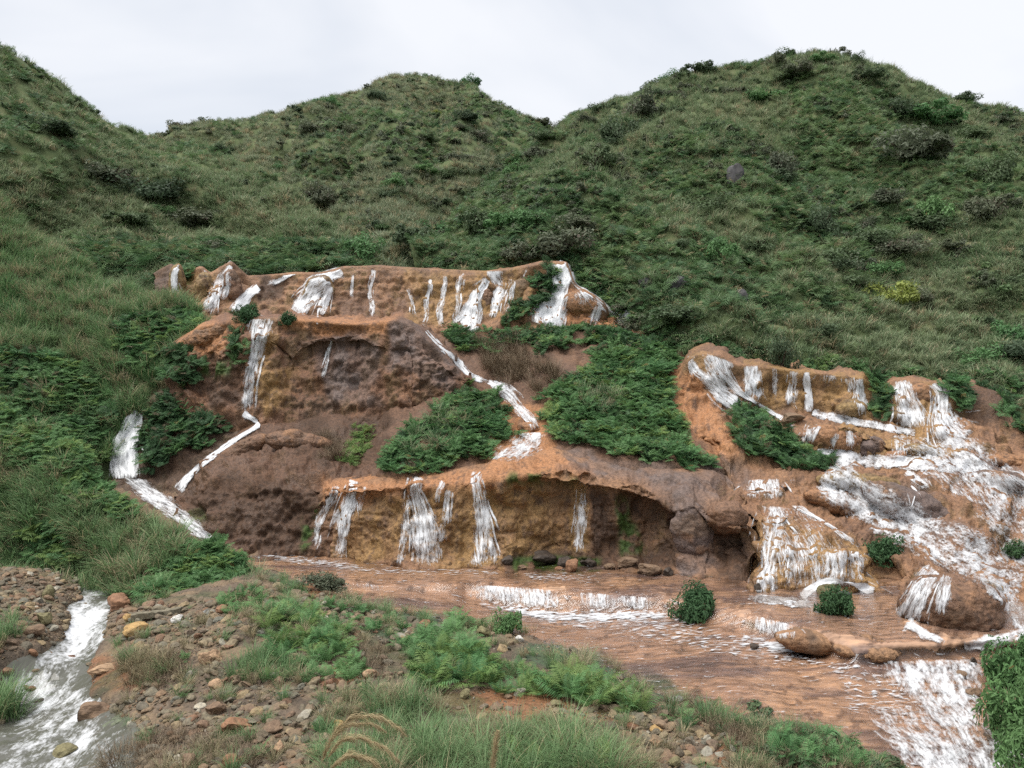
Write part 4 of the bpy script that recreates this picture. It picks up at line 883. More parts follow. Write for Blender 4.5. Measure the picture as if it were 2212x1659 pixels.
for i, (tn, L, dn, wts, lab) in enumerate(ISL):
    r = np.random.default_rng(600 + i)
    p, nn = sample(TD[tn], lambda c, u, v: dn * (polys(u + fbm(c, 1.2, 4, 75) * 26, v + fbm(c, 1.2, 4, 76) * 20, L) + 0.1 * polys(u + fbm(c, 0.6, 3, 78) * 70, v + fbm(c, 0.6, 3, 79) * 50, L)), r)
    mass('fern_island', p, nn, kit(allk), wts, 0.55, 1.05, lab, 'ferns', 0.5, 610 + i)
for i, (tn, L, kk, dn, s0, s1, lab, cat) in enumerate([
    ('slope_center', [[(1030, 745), (1100, 745), (1180, 790), (1235, 835), (1160, 855), (1060, 815)]], K_TWIG, 7, 0.7, 1.2, 'tangle of dry brown stems on the slope above the centre stream', 'dry brush'),
    ('mound', [[(690, 940), (735, 930), (745, 990), (690, 1000)], [(830, 900), (850, 905), (840, 960), (810, 980)]], K_TWIG, 9, 0.4, 0.8, 'dry grey stems on the dark mound', 'dry brush'),
    ('mound', [[(770, 925), (805, 920), (800, 970), (745, 1015), (735, 1000)]], K_MOSS, 34, 0.8, 1.5, 'bright lime green plants in a strip on the dark mound', 'small ferns'),
    ('slope_center', [[(900, 905), (1000, 880), (1030, 920), (930, 980), (870, 985)], [(1230, 850), (1330, 850), (1380, 900), (1290, 905)]], K_GRASS, 3.0, 0.5, 0.8, 'grass tussocks growing through the fern islands', 'grass'),
]):
    r = np.random.default_rng(650 + i)
    p, nn = sample(TD[tn], lambda c, u, v: dn * polys(u + fbm(c, 1.2, 3, 75) * 10, v + fbm(c, 1.2, 3, 76) * 10, L), r)
    ks = kit([q.data for q in kk])
    mass('slope_plants', p, nn, ks, [1] * len(ks), s0, s1, lab, cat, 0.45, 660 + i)
# ------------------------------------------------------------------ water
def foam_material(name, sx=11.0, sy=1.8, fx=34.0, fy=8.0, col=(0.55, 0.565, 0.59), soft=3.0, body=None):
    """white water: strands of foam drawn out along the flow; between them the wet rock shows (or a thin grey body of water)"""
    m, n, l = newmat(name)
    out = N(n, 'ShaderNodeOutputMaterial')
    fl = N(n, 'ShaderNodeAttribute', attribute_name='flow'); de = N(n, 'ShaderNodeAttribute', attribute_name='dens')
    m1 = N(n, 'ShaderNodeMapping'); m1.inputs['Scale'].default_value = (sx, sy, 1); l.new(fl.outputs['Vector'], m1.inputs[0])
    m2 = N(n, 'ShaderNodeMapping'); m2.inputs['Scale'].default_value = (fx, fy, 1); l.new(fl.outputs['Vector'], m2.inputs[0])
    n1 = N(n, 'ShaderNodeTexNoise', Scale=1.0, Detail=2.0, Roughness=0.6, Distortion=0.15); l.new(m1.outputs[0], n1.inputs['Vector'])
    n2 = N(n, 'ShaderNodeTexNoise', Scale=1.0, Detail=3.0, Roughness=0.7, Distortion=0.2); l.new(m2.outputs[0], n2.inputs['Vector'])
    f = mathn(n, l, 'ADD', mathn(n, l, 'MULTIPLY', n1.outputs['Fac'], 0.8), mathn(n, l, 'MULTIPLY', n2.outputs['Fac'], 0.7))
    f = mathn(n, l, 'SUBTRACT', f, 0.25)
    thr = mathn(n, l, 'MULTIPLY_ADD', de.outputs['Fac'], -0.62); thr.node.inputs[2].default_value = 0.66
    a = mathn(n, l, 'MULTIPLY', mathn(n, l, 'SUBTRACT', f, thr), soft, True)
    b = N(n, 'ShaderNodeBsdfPrincipled', Roughness=0.45); b.inputs['Base Color'].default_value = col + (1,)
    b.inputs['Specular IOR Level'].default_value = 0.4
    bp = N(n, 'ShaderNodeBump', Strength=0.3, Distance=0.05); l.new(f, bp.inputs['Height']); l.new(bp.outputs[0], b.inputs['Normal'])
    if body is None:
        t = N(n, 'ShaderNodeBsdfTransparent')
    else:
        t = N(n, 'ShaderNodeBsdfPrincipled', Roughness=0.12); t.inputs['Base Color'].default_value = body + (1,); t.inputs['IOR'].default_value = 1.33
        bp2 = N(n, 'ShaderNodeBump', Strength=0.6, Distance=0.1); l.new(n1.outputs['Fac'], bp2.inputs['Height']); l.new(bp2.outputs[0], t.inputs['Normal'])
    mx = N(n, 'ShaderNodeMixShader'); l.new(a, mx.inputs[0]); l.new(t.outputs[0], mx.inputs[1]); l.new(b.outputs[0], mx.inputs[2])
    l.new(mx.outputs[0], out.inputs[0])
    return m

M_FALL = foam_material('falling_water')
M_RAPID = foam_material('rapid_foam', 5.0, 2.6, 17.0, 11.0, col=(0.5, 0.51, 0.53), soft=3.2)
M_STREAM = foam_material('stream_water', 2.6, 1.5, 13.0, 8.0, soft=3.2, body=(0.085, 0.085, 0.072))

def film_material():
    m, n, l = newmat('shallow_water')
    out = N(n, 'ShaderNodeOutputMaterial'); tc = N(n, 'ShaderNodeTexCoord')
    mp = N(n, 'ShaderNodeMapping'); mp.inputs['Scale'].default_value = (1.1, 3.4, 1); mp.inputs['Rotation'].default_value = (0, 0, 0.22); l.new(tc.outputs['Object'], mp.inputs[0])
    n1 = N(n, 'ShaderNodeTexNoise', Scale=1.6, Detail=5.0, Roughness=0.62, Distortion=0.6); l.new(mp.outputs[0], n1.inputs['Vector'])
    bp = N(n, 'ShaderNodeBump', Strength=0.45, Distance=0.15); l.new(n1.outputs['Fac'], bp.inputs['Height'])
    fr = N(n, 'ShaderNodeFresnel', IOR=1.42); l.new(bp.outputs[0], fr.inputs['Normal'])
    gl = N(n, 'ShaderNodeBsdfGlossy', Roughness=0.08); l.new(bp.outputs[0], gl.inputs['Normal'])
    t = N(n, 'ShaderNodeBsdfTransparent'); t.inputs[0].default_value = (0.95, 0.92, 0.9, 1)
    mx = N(n, 'ShaderNodeMixShader'); l.new(fr.outputs[0], mx.inputs[0]); l.new(t.outputs[0], mx.inputs[1]); l.new(gl.outputs[0], mx.inputs[2])
    de = N(n, 'ShaderNodeAttribute', attribute_name='dens')
    m2 = N(n, 'ShaderNodeMapping'); m2.inputs['Scale'].default_value = (1.6, 5.5, 1); m2.inputs['Rotation'].default_value = (0, 0, 0.3); l.new(tc.outputs['Object'], m2.inputs[0])
    n2 = N(n, 'ShaderNodeTexNoise', Scale=2.2, Detail=2.0, Roughness=0.6, Distortion=0.8); l.new(m2.outputs[0], n2.inputs['Vector'])
    thr = mathn(n, l, 'MULTIPLY_ADD', de.outputs['Fac'], -0.4); thr.node.inputs[2].default_value = 0.76
    a = mathn(n, l, 'MULTIPLY', mathn(n, l, 'SUBTRACT', n2.outputs['Fac'], thr), 8.0, True)
    w = N(n, 'ShaderNodeBsdfDiffuse'); w.inputs[0].default_value = (0.42, 0.43, 0.45, 1)
    mx2 = N(n, 'ShaderNodeMixShader'); l.new(a, mx2.inputs[0]); l.new(mx.outputs[0], mx2.inputs[1]); l.new(w.outputs[0], mx2.inputs[2])
    l.new(mx2.outputs[0], out.inputs[0])
    return m
M_FILM = film_material()

def sheet(name, stations, dens, mat, parent=None, lift=0.07, free=False, bump=0.05, step=4.0, seed=0, smooth=2, edge=0.35):
    """water laid over the rock: stations (uL, vL, uR, vR) down the flow"""
    S = np.array(stations, float)
    mid = (S[:, :2] + S[:, 2:]) / 2
    seg = np.r_[0, np.cumsum(np.linalg.norm(np.diff(mid, axis=0), axis=1))]
    n = max(4, int(seg[-1] / step) + 1)
    s = np.linspace(0, seg[-1], n)
    E = np.stack([np.interp(s, seg, S[:, i]) for i in range(4)], -1)
    E0, E1 = E[0].copy(), E[-1].copy()
    E = smooth1(E, 14, 0); E[0] = E0; E[-1] = E1; E = smooth1(E, 2, 0)
    c_ = (E[:, :2] + E[:, 2:]) / 2; hw = (E[:, 2:] - E[:, :2]) / 2
    q_ = np.stack([s / 26.0, np.full(n, seed * 1.7), np.zeros(n)], -1)
    hl = np.linalg.norm(hw, axis=1, keepdims=True); hw = hw * (1 + np.clip(0.4 * fbm(q_, 1.0, 2, seed)[:, None], -5 / hl, 5 / hl)); c_ = c_ + hw / np.maximum(hl, 1e-6) * np.minimum(hl * 0.4, 3.0) * fbm(q_ + 31, 1.0, 2, seed)[:, None]
    E = np.concatenate([c_ - hw, c_ + hw], 1)
    wmax = np.linalg.norm(S[:, :2] - S[:, 2:], axis=1).max()
    m = max(5, int(wmax / (step * 0.7)) + 1)
    t = np.linspace(0, 1, m)
    r = np.random.default_rng(seed + 5)
    U = E[:, None, 0] * (1 - t) + E[:, None, 2] * t; V = E[:, None, 1] * (1 - t) + E[:, None, 3] * t
    D = np.full(U.shape, np.nan)
    for i in range(n):
        for j in range(m):
            h, _ = hit(U[i, j], V[i, j])
            if h is not None: D[i, j] = h.y
    if np.isnan(D).any(): D = np.where(np.isnan(D), np.nanmedian(D), D)
    if free:
        D = np.minimum(D, D[:max(2, n // 8)].mean(0, keepdims=True) + 0.25)
    D = smooth1(smooth1(D, smooth, 0), smooth, 1)
    P = px(U, V, D)
    sc = (D.mean() / FPX)
    across = (t[None] - 0.5) * np.linalg.norm(E[:, :2] - E[:, 2:], axis=1)[:, None] * sc
    along = np.broadcast_to((s * sc)[:, None], across.shape)
    Fl = np.stack([across + seed * 3.7, along + seed * 1.3, np.full(across.shape, seed * 0.77)], -1)
    nz = fbm(Fl, 1.0, 3, seed, 0.6, (7, 1.4, 1))
    P = P + (np.array([0, 0, CAMZ]) - P) / np.linalg.norm(P - np.array([0, 0, CAMZ]), axis=-1, keepdims=True) * (lift + bump * nz)[..., None]
    if mat is not M_FALL: P[..., 2] += 0.02 + 0.03 * nz
    ed = np.minimum(t, 1 - t) * 2
    en = np.clip(np.minimum((np.arange(n) + 0.6) / 1.6, (n - 1 - np.arange(n)) / 5.0), 0, 1)
    dn = np.interp(s / max(s[-1], 1e-6), np.linspace(0, 1, len(dens)), dens) if isinstance(dens, (list, tuple)) else np.full(n, dens)
    DN = dn[:, None] - (0.1 if mat is M_RAPID else 0.03) - 0.5 * (1 - smoothstep(-0.1, 0.6, ed))[None] - 0.3 * (1 - smoothstep(0, 0.12, ed))[None] + 0.22 * fbm(Fl, 1.3, 2, seed + 3)
    DN = DN - 0.4 * (1 - en)[:, None]
    me = mesh_np(name, P.reshape(-1, 3), grid_faces(n, m))
    attr(me, 'flow', Fl.reshape(-1, 3), 'FLOAT_VECTOR'); attr(me, 'dens', DN.ravel())
    return obj(name, me, mat, parent)

def rib(pts):                      # centre line with widths -> stations
    a = np.array(pts, float); c = a[:, :2]
    d = np.gradient(c, axis=0); d /= np.maximum(np.linalg.norm(d, axis=1, keepdims=True), 1e-6)
    nrm = np.stack([d[:, 1], -d[:, 0]], -1)          # to the viewer's left->right when water runs down
    nrm *= np.sign(nrm[:, :1] + 1e-9)
    w = (a[:, 2:3] * 1.3 + 4) / 2
    return np.concatenate([c - nrm * w, c + nrm * w], 1).tolist()

_ws = [0]
def fall(label, strands, group=None, name='waterfall', cat='waterfall'):
    """strands: list of (stations, density, keyword dict); a single strand is the thing itself"""
    root = None
    out = []
    for st, de, kw in strands:
        out.append((st, de, kw))
        if kw.get('mat', M_FALL) is not M_FALL: continue
        S = np.array(st, float); c = (S[:, :2] + S[:, 2:]) / 2; hw = (S[:, 2:] - S[:, :2]) / 2
        L = np.linalg.norm(np.diff(c, axis=0), axis=1).sum(); W = np.linalg.norm(hw, axis=1).max() * 2
        if L < 34: continue
        q = np.random.default_rng(int(abs(c[0, 0]) * 7 + abs(c[0, 1])))
        for j in range(int(np.clip(W / 9, 2, 7))):                       # loose threads that leave the main strand
            t0 = q.uniform(-1.15, 1.15); t1 = t0 * q.uniform(1.0, 1.7) + q.normal(0, 0.25); a0, a1 = sorted(q.uniform(0, 1, 2)); a1 = min(1, a0 + max(0.35, a1 - a0))
            s = np.linspace(0, 1, len(c)); k = np.linspace(a0, a1, 7)
            cc = np.stack([np.interp(k, s, c[:, i]) for i in (0, 1)], -1); hh = np.stack([np.interp(k, s, hw[:, i]) for i in (0, 1)], -1)
            pos = cc + hh * np.linspace(t0, t1, 7)[:, None] + q.normal(0, 1.2, (7, 2))
            out.append((rib(np.c_[pos, np.full(7, q.uniform(0.3, 2.2))]), q.uniform(0.42, 0.62), dict(step=5.0, free=kw.get('free', False), lift=kw.get('lift', 0.07))))
    strands = out
    if len(strands) > 1:
        root = bpy.data.objects.new(name, None); COL.objects.link(root)
    for st, de, kw in strands:
        _ws[0] += 1
        kw = dict(kw); mat = kw.pop('mat', M_FALL)
        o = sheet('strand' if root else name, st, de, mat, None, seed=_ws[0], **kw)
        if root: o.parent = root
        else: root = o
    tag(root, label, cat, group)
    return root

R_, C_ = (lambda *p, d=0.62, **k: (rib(p), d, k)), (lambda *p, d=0.62, **k: (list(p), d, k))
# top cliff
fall('thin white fall farthest left on the top cliff', [R_((388, 568, 8), (376, 596, 11), (374, 615, 13), (378, 645, 15), d=0.85)])
fall('forked white fall tumbling down the pale spur near the left slope', [R_((503, 562, 7), (488, 585, 12), (474, 612, 20), (458, 645, 26), (446, 680, 30), d=0.62), R_((488, 590, 8), (492, 620, 10), (480, 650, 14), d=0.6), R_((441, 580, 5), (446, 600, 6), d=0.7)])
fall('short bright slide just left of the middle cliff corner', [R_((560, 617, 12), (535, 636, 22), (516, 662, 24), (510, 682, 24), d=0.9), R_((655, 585, 12), (630, 592, 8), (606, 602, 10), (575, 618, 8), d=0.7)])
fall('broad white slide down the left part of the top cliff', [R_((738, 579, 22), (705, 600, 32), (668, 635, 36), (640, 678, 40), d=0.78), R_((712, 615, 12), (702, 645, 16), (690, 682, 20), d=0.72), R_((690, 592, 10), (660, 620, 10), d=0.55)])
fall('pair of thin trickles near the middle of the top cliff', [R_((809, 580, 9), (801, 615, 8), (797, 640, 8), (808, 655, 9), (800, 688, 11), d=0.52), R_((762, 590, 5), (760, 650, 6), d=0.4)])
fall('faint thread of water left of the row of trickles', [R_((880, 620, 5), (892, 650, 6), (894, 695, 7), d=0.45)])
fall('slender trickle, first of two beside the white fork', [R_((930, 600, 6), (921, 655, 8), (916, 708, 9), d=0.55)])
fall('slender beaded trickle beside the white fork', [R_((965, 592, 7), (955, 640, 9), (949, 708, 12), d=0.55)])
fall('white forked fall at the centre of the top cliff', [R_((1056, 602, 12), (1030, 635, 20), (1022, 670, 30), (1008, 718, 36), d=0.8), R_((1015, 650, 8), (1000, 672, 9), (980, 702, 12), d=0.7), R_((1003, 586, 8), (988, 612, 10), (990, 660, 10), (979, 702, 10), d=0.5)])
fall('combed curtain of white water with a tail right of the fork', [C_((1042, 583, 1092, 581), (1046, 600, 1092, 604), (1070, 622, 1096, 622), d=0.68), R_((1086, 618, 14), (1070, 650, 18), (1062, 690, 20), d=0.75), R_((1106, 598, 12), (1100, 640, 14), (1088, 685, 18), d=0.48), R_((1140, 580, 8), (1120, 610, 8), d=0.45)])
fall('wide white fan at the right end of the top cliff', [R_((1222, 563, 22), (1212, 585, 34), (1203, 615, 46), (1192, 655, 60), (1176, 706, 70), d=0.85), R_((1228, 590, 18), (1262, 616, 28), (1300, 645, 30), (1340, 670, 32), (1372, 705, 34), d=0.68), R_((1295, 660, 14), (1286, 685, 16), (1278, 710, 18), d=0.66), R_((1250, 625, 30), (1270, 650, 40), (1260, 670, 30), d=0.4), R_((1330, 668, 20), (1345, 690, 24), (1350, 710, 24), d=0.42)])
# middle cliff
fall('tall white fall dropping down the middle cliff', [R_((573, 680, 38), (562, 705, 42), (560, 735, 26), (548, 785, 20), (538, 840, 17), (530, 895, 18), d=[0.55, 0.6, 0.7, 0.62, 0.58, 0.62]), R_((522, 892, 10), (538, 902, 9), (558, 912, 8), d=0.9)])
fall('thin trickle over the hollow of the middle cliff', [R_((717, 733, 6), (706, 785, 6), (690, 828, 7), d=0.52, free=True)])
fall('narrow white chute down the right shoulder of the middle cliff', [R_((918, 712, 5), (945, 742, 8), (985, 778, 10), (1010, 808, 8), (1030, 818, 6), (1056, 826, 8), d=0.85)])
# left streams
fall('steep white fall in the dark gully at the left', [R_((303, 890, 18), (281, 920, 28), (268, 965, 38), (268, 1000, 42), (270, 1036, 46), d=0.86, lift=0.35, bump=0.1)])
fall('straight white chute along the edge of the dark mound', [R_((545, 906, 4), (566, 914, 6), (505, 950, 7), (437, 1000, 8), (408, 1026, 11), (382, 1060, 18), d=0.82)])
fall('white cascade where the two left streams join', [C_((255, 1030, 315, 1034), (275, 1050, 350, 1060), (300, 1078, 385, 1088), (340, 1105, 425, 1118), (385, 1135, 455, 1150), (420, 1165, 490, 1180), d=0.78, mat=M_RAPID, lift=0.1)])
# centre stream
fall('centre stream stepping down between the fern slopes', [R_((1052, 822, 8), (1084, 838, 22), (1108, 862, 20), (1124, 888, 18), (1150, 908, 22), (1160, 930, 26), d=0.66), C_((1130, 935, 1170, 930), (1085, 950, 1200, 962), (1062, 980, 1150, 985), (1045, 1003, 1120, 1003), d=[0.62, 0.6, 0.66, 0.55], mat=M_RAPID)])
# lower cliff
fall('branching white fall at the left end of the lower cliff', [R_((768, 1036, 18), (756, 1075, 22), (745, 1115, 24), (740, 1160, 22), (732, 1208, 28), d=0.68), R_((728, 1046, 14), (712, 1085, 18), (690, 1125, 20), (680, 1190, 22), d=0.47), R_((748, 1085, 8), (722, 1118, 12), (712, 1150, 14), d=0.5), R_((790, 1048, 8), (778, 1090, 7), (770, 1120, 7), d=0.45)])
fall('white fall breaking into strands left of centre on the lower cliff', [R_((906, 1027, 24), (897, 1055, 26), (908, 1100, 40), (918, 1150, 44), (924, 1226, 56), d=0.6), R_((884, 1078, 10), (874, 1135, 12), (864, 1225, 18), d=0.47)])
fall('paired thin trickles on the lower cliff', [R_((958, 1036, 10), (946, 1068, 12), (940, 1100, 8), d=0.48), R_((968, 1055, 9), (963, 1110, 11), (950, 1180, 14), d=0.5)])
fall('looped white fall beside the left alcove', [R_((1028, 1015, 18), (1032, 1065, 24), (1040, 1110, 28), (1044, 1170, 42), (1052, 1228, 62), d=[0.6, 0.64, 0.6, 0.48, 0.46])])
fall('thin double thread of water in front of the ochre alcove wall', [R_((1258, 1036, 22), (1256, 1110, 18), (1246, 1198, 20), d=[0.42, 0.47, 0.5], free=True)])
# ledges of the pool
fall('low comb of falls along the pool ledge', [C_((1003, 1259, 1220, 1273), (1003, 1275, 1220, 1292), (1010, 1298, 1225, 1324), d=0.62, step=3), C_((1220, 1273, 1440, 1291), (1220, 1290, 1440, 1305), (1225, 1325, 1442, 1322), d=0.46, step=3)])
fall('small white comb over the right pool ledge', [C_((1618, 1324, 1726, 1350), (1618, 1340, 1728, 1366), (1618, 1364, 1732, 1393), d=0.64, step=3)])
fall('tiny step of white water at the left pool ledge', [C_((758, 1256, 832, 1263), (762, 1275, 836, 1277), d=0.55, step=3)])
# right cascades
fall('big white fall over the rounded left corner of the right cascades', [C_((1520, 759, 1582, 779), (1535, 785, 1592, 815), (1552, 815, 1610, 850), (1590, 852, 1650, 878), (1640, 876, 1700, 905), (1680, 905, 1730, 935), d=[0.62, 0.6, 0.72, 0.85, 0.88, 0.66]), R_((1488, 782, 14), (1516, 812, 20), (1556, 850, 26), (1600, 880, 26), d=0.62), R_((1492, 765, 14), (1494, 800, 10), (1498, 825, 8), d=0.45), R_((1525, 765, 20), (1545, 810, 24), (1570, 850, 24), d=0.5)])
fall('beaded curtain of falls under the long right lip', [R_((1625, 787, 34), (1626, 830, 32), (1630, 873, 30), d=0.6), R_((1674, 792, 8), (1676, 865, 10), d=0.48), R_((1716, 799, 22), (1712, 840, 20), (1708, 884, 20), d=0.5), R_((1743, 801, 10), (1745, 845, 11), (1747, 892, 14), d=0.85), R_((1790, 806, 34), (1788, 840, 30), d=0.38), R_((1836, 812, 26), (1842, 860, 18), d=0.42), R_((1856, 815, 16), (1860, 860, 18), (1862, 905, 26), d=0.62)])
fall('white runnel along the foot of the long right lip', [R_((1752, 891, 14), (1806, 906, 15), (1880, 918, 13), (1980, 936, 14), d=0.8, mat=M_RAPID)])
fall('twin falls tumbling over knobs at the upper right', [R_((1948, 819, 28), (1952, 850, 34), (1968, 882, 46), (1975, 928, 64), d=0.62), R_((2020, 823, 22), (2036, 858, 24), (2034, 890, 36), (2048, 925, 60), (2090, 955, 80), d=0.66), R_((2056, 834, 10), (2046, 860, 10), d=0.66)])
fall('thin falls draped over the rounded middle terrace', [R_((1752, 915, 20), (1742, 940, 22), (1738, 968, 20), d=0.52), R_((1768, 915, 10), (1746, 966, 9), d=0.5), R_((1806, 932, 8), (1794, 972, 14), d=0.5), R_((1834, 920, 14), (1840, 974, 14), d=0.58), R_((1948, 935, 34), (1952, 990, 40), d=0.5)])
fall('main white cascade down the right edge of the rock', [R_((2040, 948, 60), (2062, 972, 90), (2110, 1010, 100), (2130, 1060, 90), (2160, 1105, 90), (2200, 1155, 100), (2250, 1200, 110), d=[0.56, 0.58, 0.52, 0.56, 0.6, 0.58], mat=M_RAPID), R_((1990, 960, 40), (2010, 990, 60), (2020, 1010, 60), d=0.5, mat=M_RAPID), R_((2150, 1020, 50), (2200, 1060, 60), (2230, 1100, 60), d=0.45)])
fall('white band running level across the middle of the right cascades', [R_((1762, 978, 22), (1840, 994, 26), (1975, 1002, 26), (2110, 1008, 26), d=0.72, mat=M_RAPID)])
fall('short white step at the left of the third terrace', [C_((1602, 1034, 1692, 1030), (1604, 1055, 1694, 1052), (1606, 1080, 1700, 1082), d=0.6), R_((1712, 1030, 12), (1716, 1050, 12), d=0.4)])
fall('long diagonal white slide across the right cascades', [R_((1775, 1024, 60), (1822, 1052, 76), (1905, 1103, 84), (1972, 1146, 92), (2056, 1180, 96), (2142, 1212, 100), (2230, 1245, 110), d=[0.72, 0.7, 0.64, 0.6, 0.54, 0.52, 0.5], mat=M_RAPID), R_((1955, 1016, 14), (1985, 1040, 18), (2010, 1060, 18), d=0.55), R_((1980, 1018, 60), (2020, 1050, 70), d=0.3), R_((2060, 1195, 40), (2120, 1240, 60), (2180, 1270, 70), d=0.46, mat=M_RAPID)])
fall('wide lacy film of water over the right terraces', [C_((1905, 935, 2110, 955), (1930, 975, 2200, 1010), (1960, 1010, 2260, 1080), (2000, 1060, 2300, 1160), d=[0.4, 0.44, 0.42, 0.4], mat=M_RAPID, lift=0.05), C_((1620, 1085, 1760, 1100), (1625, 1150, 1850, 1170), (1625, 1210, 1890, 1230), (1622, 1285, 1895, 1282), d=[0.3, 0.34, 0.32, 0.3], lift=0.05)])
fall('tall lacy veil of water down the largest dome', [C_((1641, 1090, 1712, 1090), (1636, 1130, 1712, 1130), (1634, 1180, 1690, 1180), (1630, 1230, 1684, 1230), (1624, 1286, 1682, 1288), d=[0.5, 0.56, 0.56, 0.56, 0.62]), C_((1700, 1090, 1730, 1090), (1740, 1110, 1790, 1130), (1790, 1140, 1850, 1165), (1800, 1165, 1880, 1190), d=[0.5, 0.62, 0.62, 0.5]), C_((1765, 1178, 1880, 1192), (1762, 1210, 1888, 1225), (1758, 1246, 1894, 1274), d=[0.5, 0.46, 0.46]), R_((1715, 1150, 20), (1712, 1220, 22), (1708, 1275, 26), d=0.4)])
fall('curl of foam at the foot of the largest dome', [R_((1730, 1292, 12), (1762, 1264, 12), (1800, 1252, 12), (1850, 1262, 12), (1890, 1278, 14), d=0.8), R_((1612, 1290, 14), (1680, 1298, 16), (1760, 1305, 14), d=0.72, mat=M_RAPID)])
fall('white water splitting over the round rock at the right', [R_((2022, 1228, 40), (1994, 1256, 46), (1978, 1294, 50), (1958, 1342, 60), d=0.6), R_((2050, 1240, 24), (2036, 1280, 26), (2028, 1338, 30), d=0.45)])
fall('white side stream at the right margin', [R_((2118, 1242, 30), (2162, 1278, 38), (2194, 1315, 44), (2216, 1356, 54), (2260, 1380, 60), d=0.66, mat=M_RAPID)])
fall('foaming runnel on the flat shelf before the round rock', [R_((2230, 1362, 34), (2180, 1380, 26), (2120, 1394, 20), (2080, 1400, 16), d=0.82, mat=M_RAPID), R_((1955, 1345, 26), (2000, 1372, 14), (2050, 1392, 8), d=0.7, mat=M_RAPID)], name='runnel', cat='stream')
fall('churning white rapids in the lower right corner', [C_((1850, 1428, 2160, 1420), (1880, 1462, 2150, 1466), (1930, 1500, 2120, 1506), (1960, 1530, 2135, 1540), (1990, 1575, 2175, 1590), (1990, 1640, 2225, 1640), (2010, 1740, 2280, 1740), d=[0.48, 0.62, 0.7, 0.6, 0.56, 0.62, 0.64], mat=M_RAPID, lift=0.12, bump=0.09),
     C_((1845, 1526, 2000, 1522), (1862, 1570, 2050, 1570), (1905, 1612, 2100, 1612), (1960, 1680, 2120, 1680), (2000, 1760, 2160, 1760), d=[0.42, 0.54, 0.6, 0.6, 0.6], mat=M_RAPID, lift=0.12, bump=0.09)], name='rapids', cat='rapids')

# shallow film over the apron
PF = APRON.copy(); PF[..., 2] += 0.035
PF = smooth1(smooth1(PF, 6, 0), 6, 1); PF[..., 2] += 0.01
uu, vv = to_uv(PF)
fd = 0.26 + 0.3 * polys(uu, vv, [[(1050, 1300), (1440, 1318), (1560, 1370), (1700, 1400), (1800, 1440), (1640, 1430), (1400, 1380), (1200, 1350)], [(1780, 1430), (1900, 1430), (1980, 1500), (1960, 1540), (1840, 1540), (1820, 1480)]]) \
    + 0.5 * polys(uu, vv, [[(1010, 1296), (1150, 1318), (1250, 1326), (1440, 1322), (1440, 1330), (1300, 1340), (1180, 1336), (1060, 1312)], [(520, 1192), (600, 1200), (740, 1215), (800, 1228), (890, 1232), (890, 1238), (800, 1236), (700, 1222), (560, 1206)], [(1600, 1366), (1735, 1396), (1760, 1412), (1700, 1408), (1600, 1380)], [(880, 1230), (1080, 1232), (1080, 1237), (880, 1238)], [(1130, 1240), (1300, 1245), (1300, 1252), (1140, 1252)]])
fd = smooth1(smooth1(fd, 4, 0), 4, 1)
me = mesh_np('shallow_stream', PF[::2, ::2].reshape(-1, 3), grid_faces(*PF[::2, ::2].shape[:2]))
attr(me, 'dens', fd[::2, ::2].ravel())
tag(obj('shallow_stream', me, M_FILM), 'thin sheet of clear water sliding over the orange shelf', 'stream', kind='structure')

W = WATERLINE.copy(); W[..., 2] -= 0.10
u_, v_ = to_uv(W)
keep = in_poly(u_, v_, [(150, 1225), (120, 1290), (110, 1330), (100, 1370), (60, 1390), (-40, 1420), (-60, 1480), (-40, 1520), (-120, 1560), (-200, 1620), (-260, 1800), (360, 1800), (380, 1600), (340, 1552), (290, 1520), (240, 1490), (240, 1446), (240, 1410), (270, 1372), (275, 1330), (290, 1286), (290, 1240)])
W[..., 2] += fbm(W, 2.0, 3, 931) * 0.05 + fbm(W, 6, 2, 932) * 0.02
F = grid_faces(*W.shape[:2]); kk = keep.ravel()[F].all(1); F = F[kk]
ids = np.unique(F); mp = np.zeros(W.shape[0] * W.shape[1], int); mp[ids] = np.arange(len(ids))
Wv = W.reshape(-1, 3)[ids]; uu, vv = u_.ravel()[ids], v_.ravel()[ids]
mid = np.interp(vv, [1236, 1290, 1330, 1370, 1410, 1446, 1490, 1520, 1560, 1610, 1700], [222, 206, 190, 184, 150, 110, 100, 140, 130, 115, 70])
half = np.interp(vv, [1236, 1330, 1370, 1410, 1446, 1490, 1560, 1700], [42, 46, 47, 52, 80, 75, 130, 190])
core = 1 - np.abs(uu - mid) / half
dn = np.interp(vv, [1236, 1275, 1300, 1330, 1375, 1410, 1450, 1500, 1540, 1580, 1620, 1700], [0.25, 0.3, 0.52, 0.7, 0.74, 0.54, 0.34, 0.5, 0.32, 0.36, 0.4, 0.42])
dn = dn - 0.28 * (1 - smoothstep(0.0, 0.6, core)) + 0.2 * fbm(Wv, 0.9, 3, 935)
me = mesh_np('stream', Wv, mp[F])
attr(me, 'flow', np.stack([Wv[:, 0], Wv[:, 1] * 0.9, Wv[:, 2]], -1), 'FLOAT_VECTOR'); attr(me, 'dens', dn)
tag(obj('stream', me, M_STREAM), 'grey rushing brook with white rapids in the left foreground', 'stream', kind='structure')
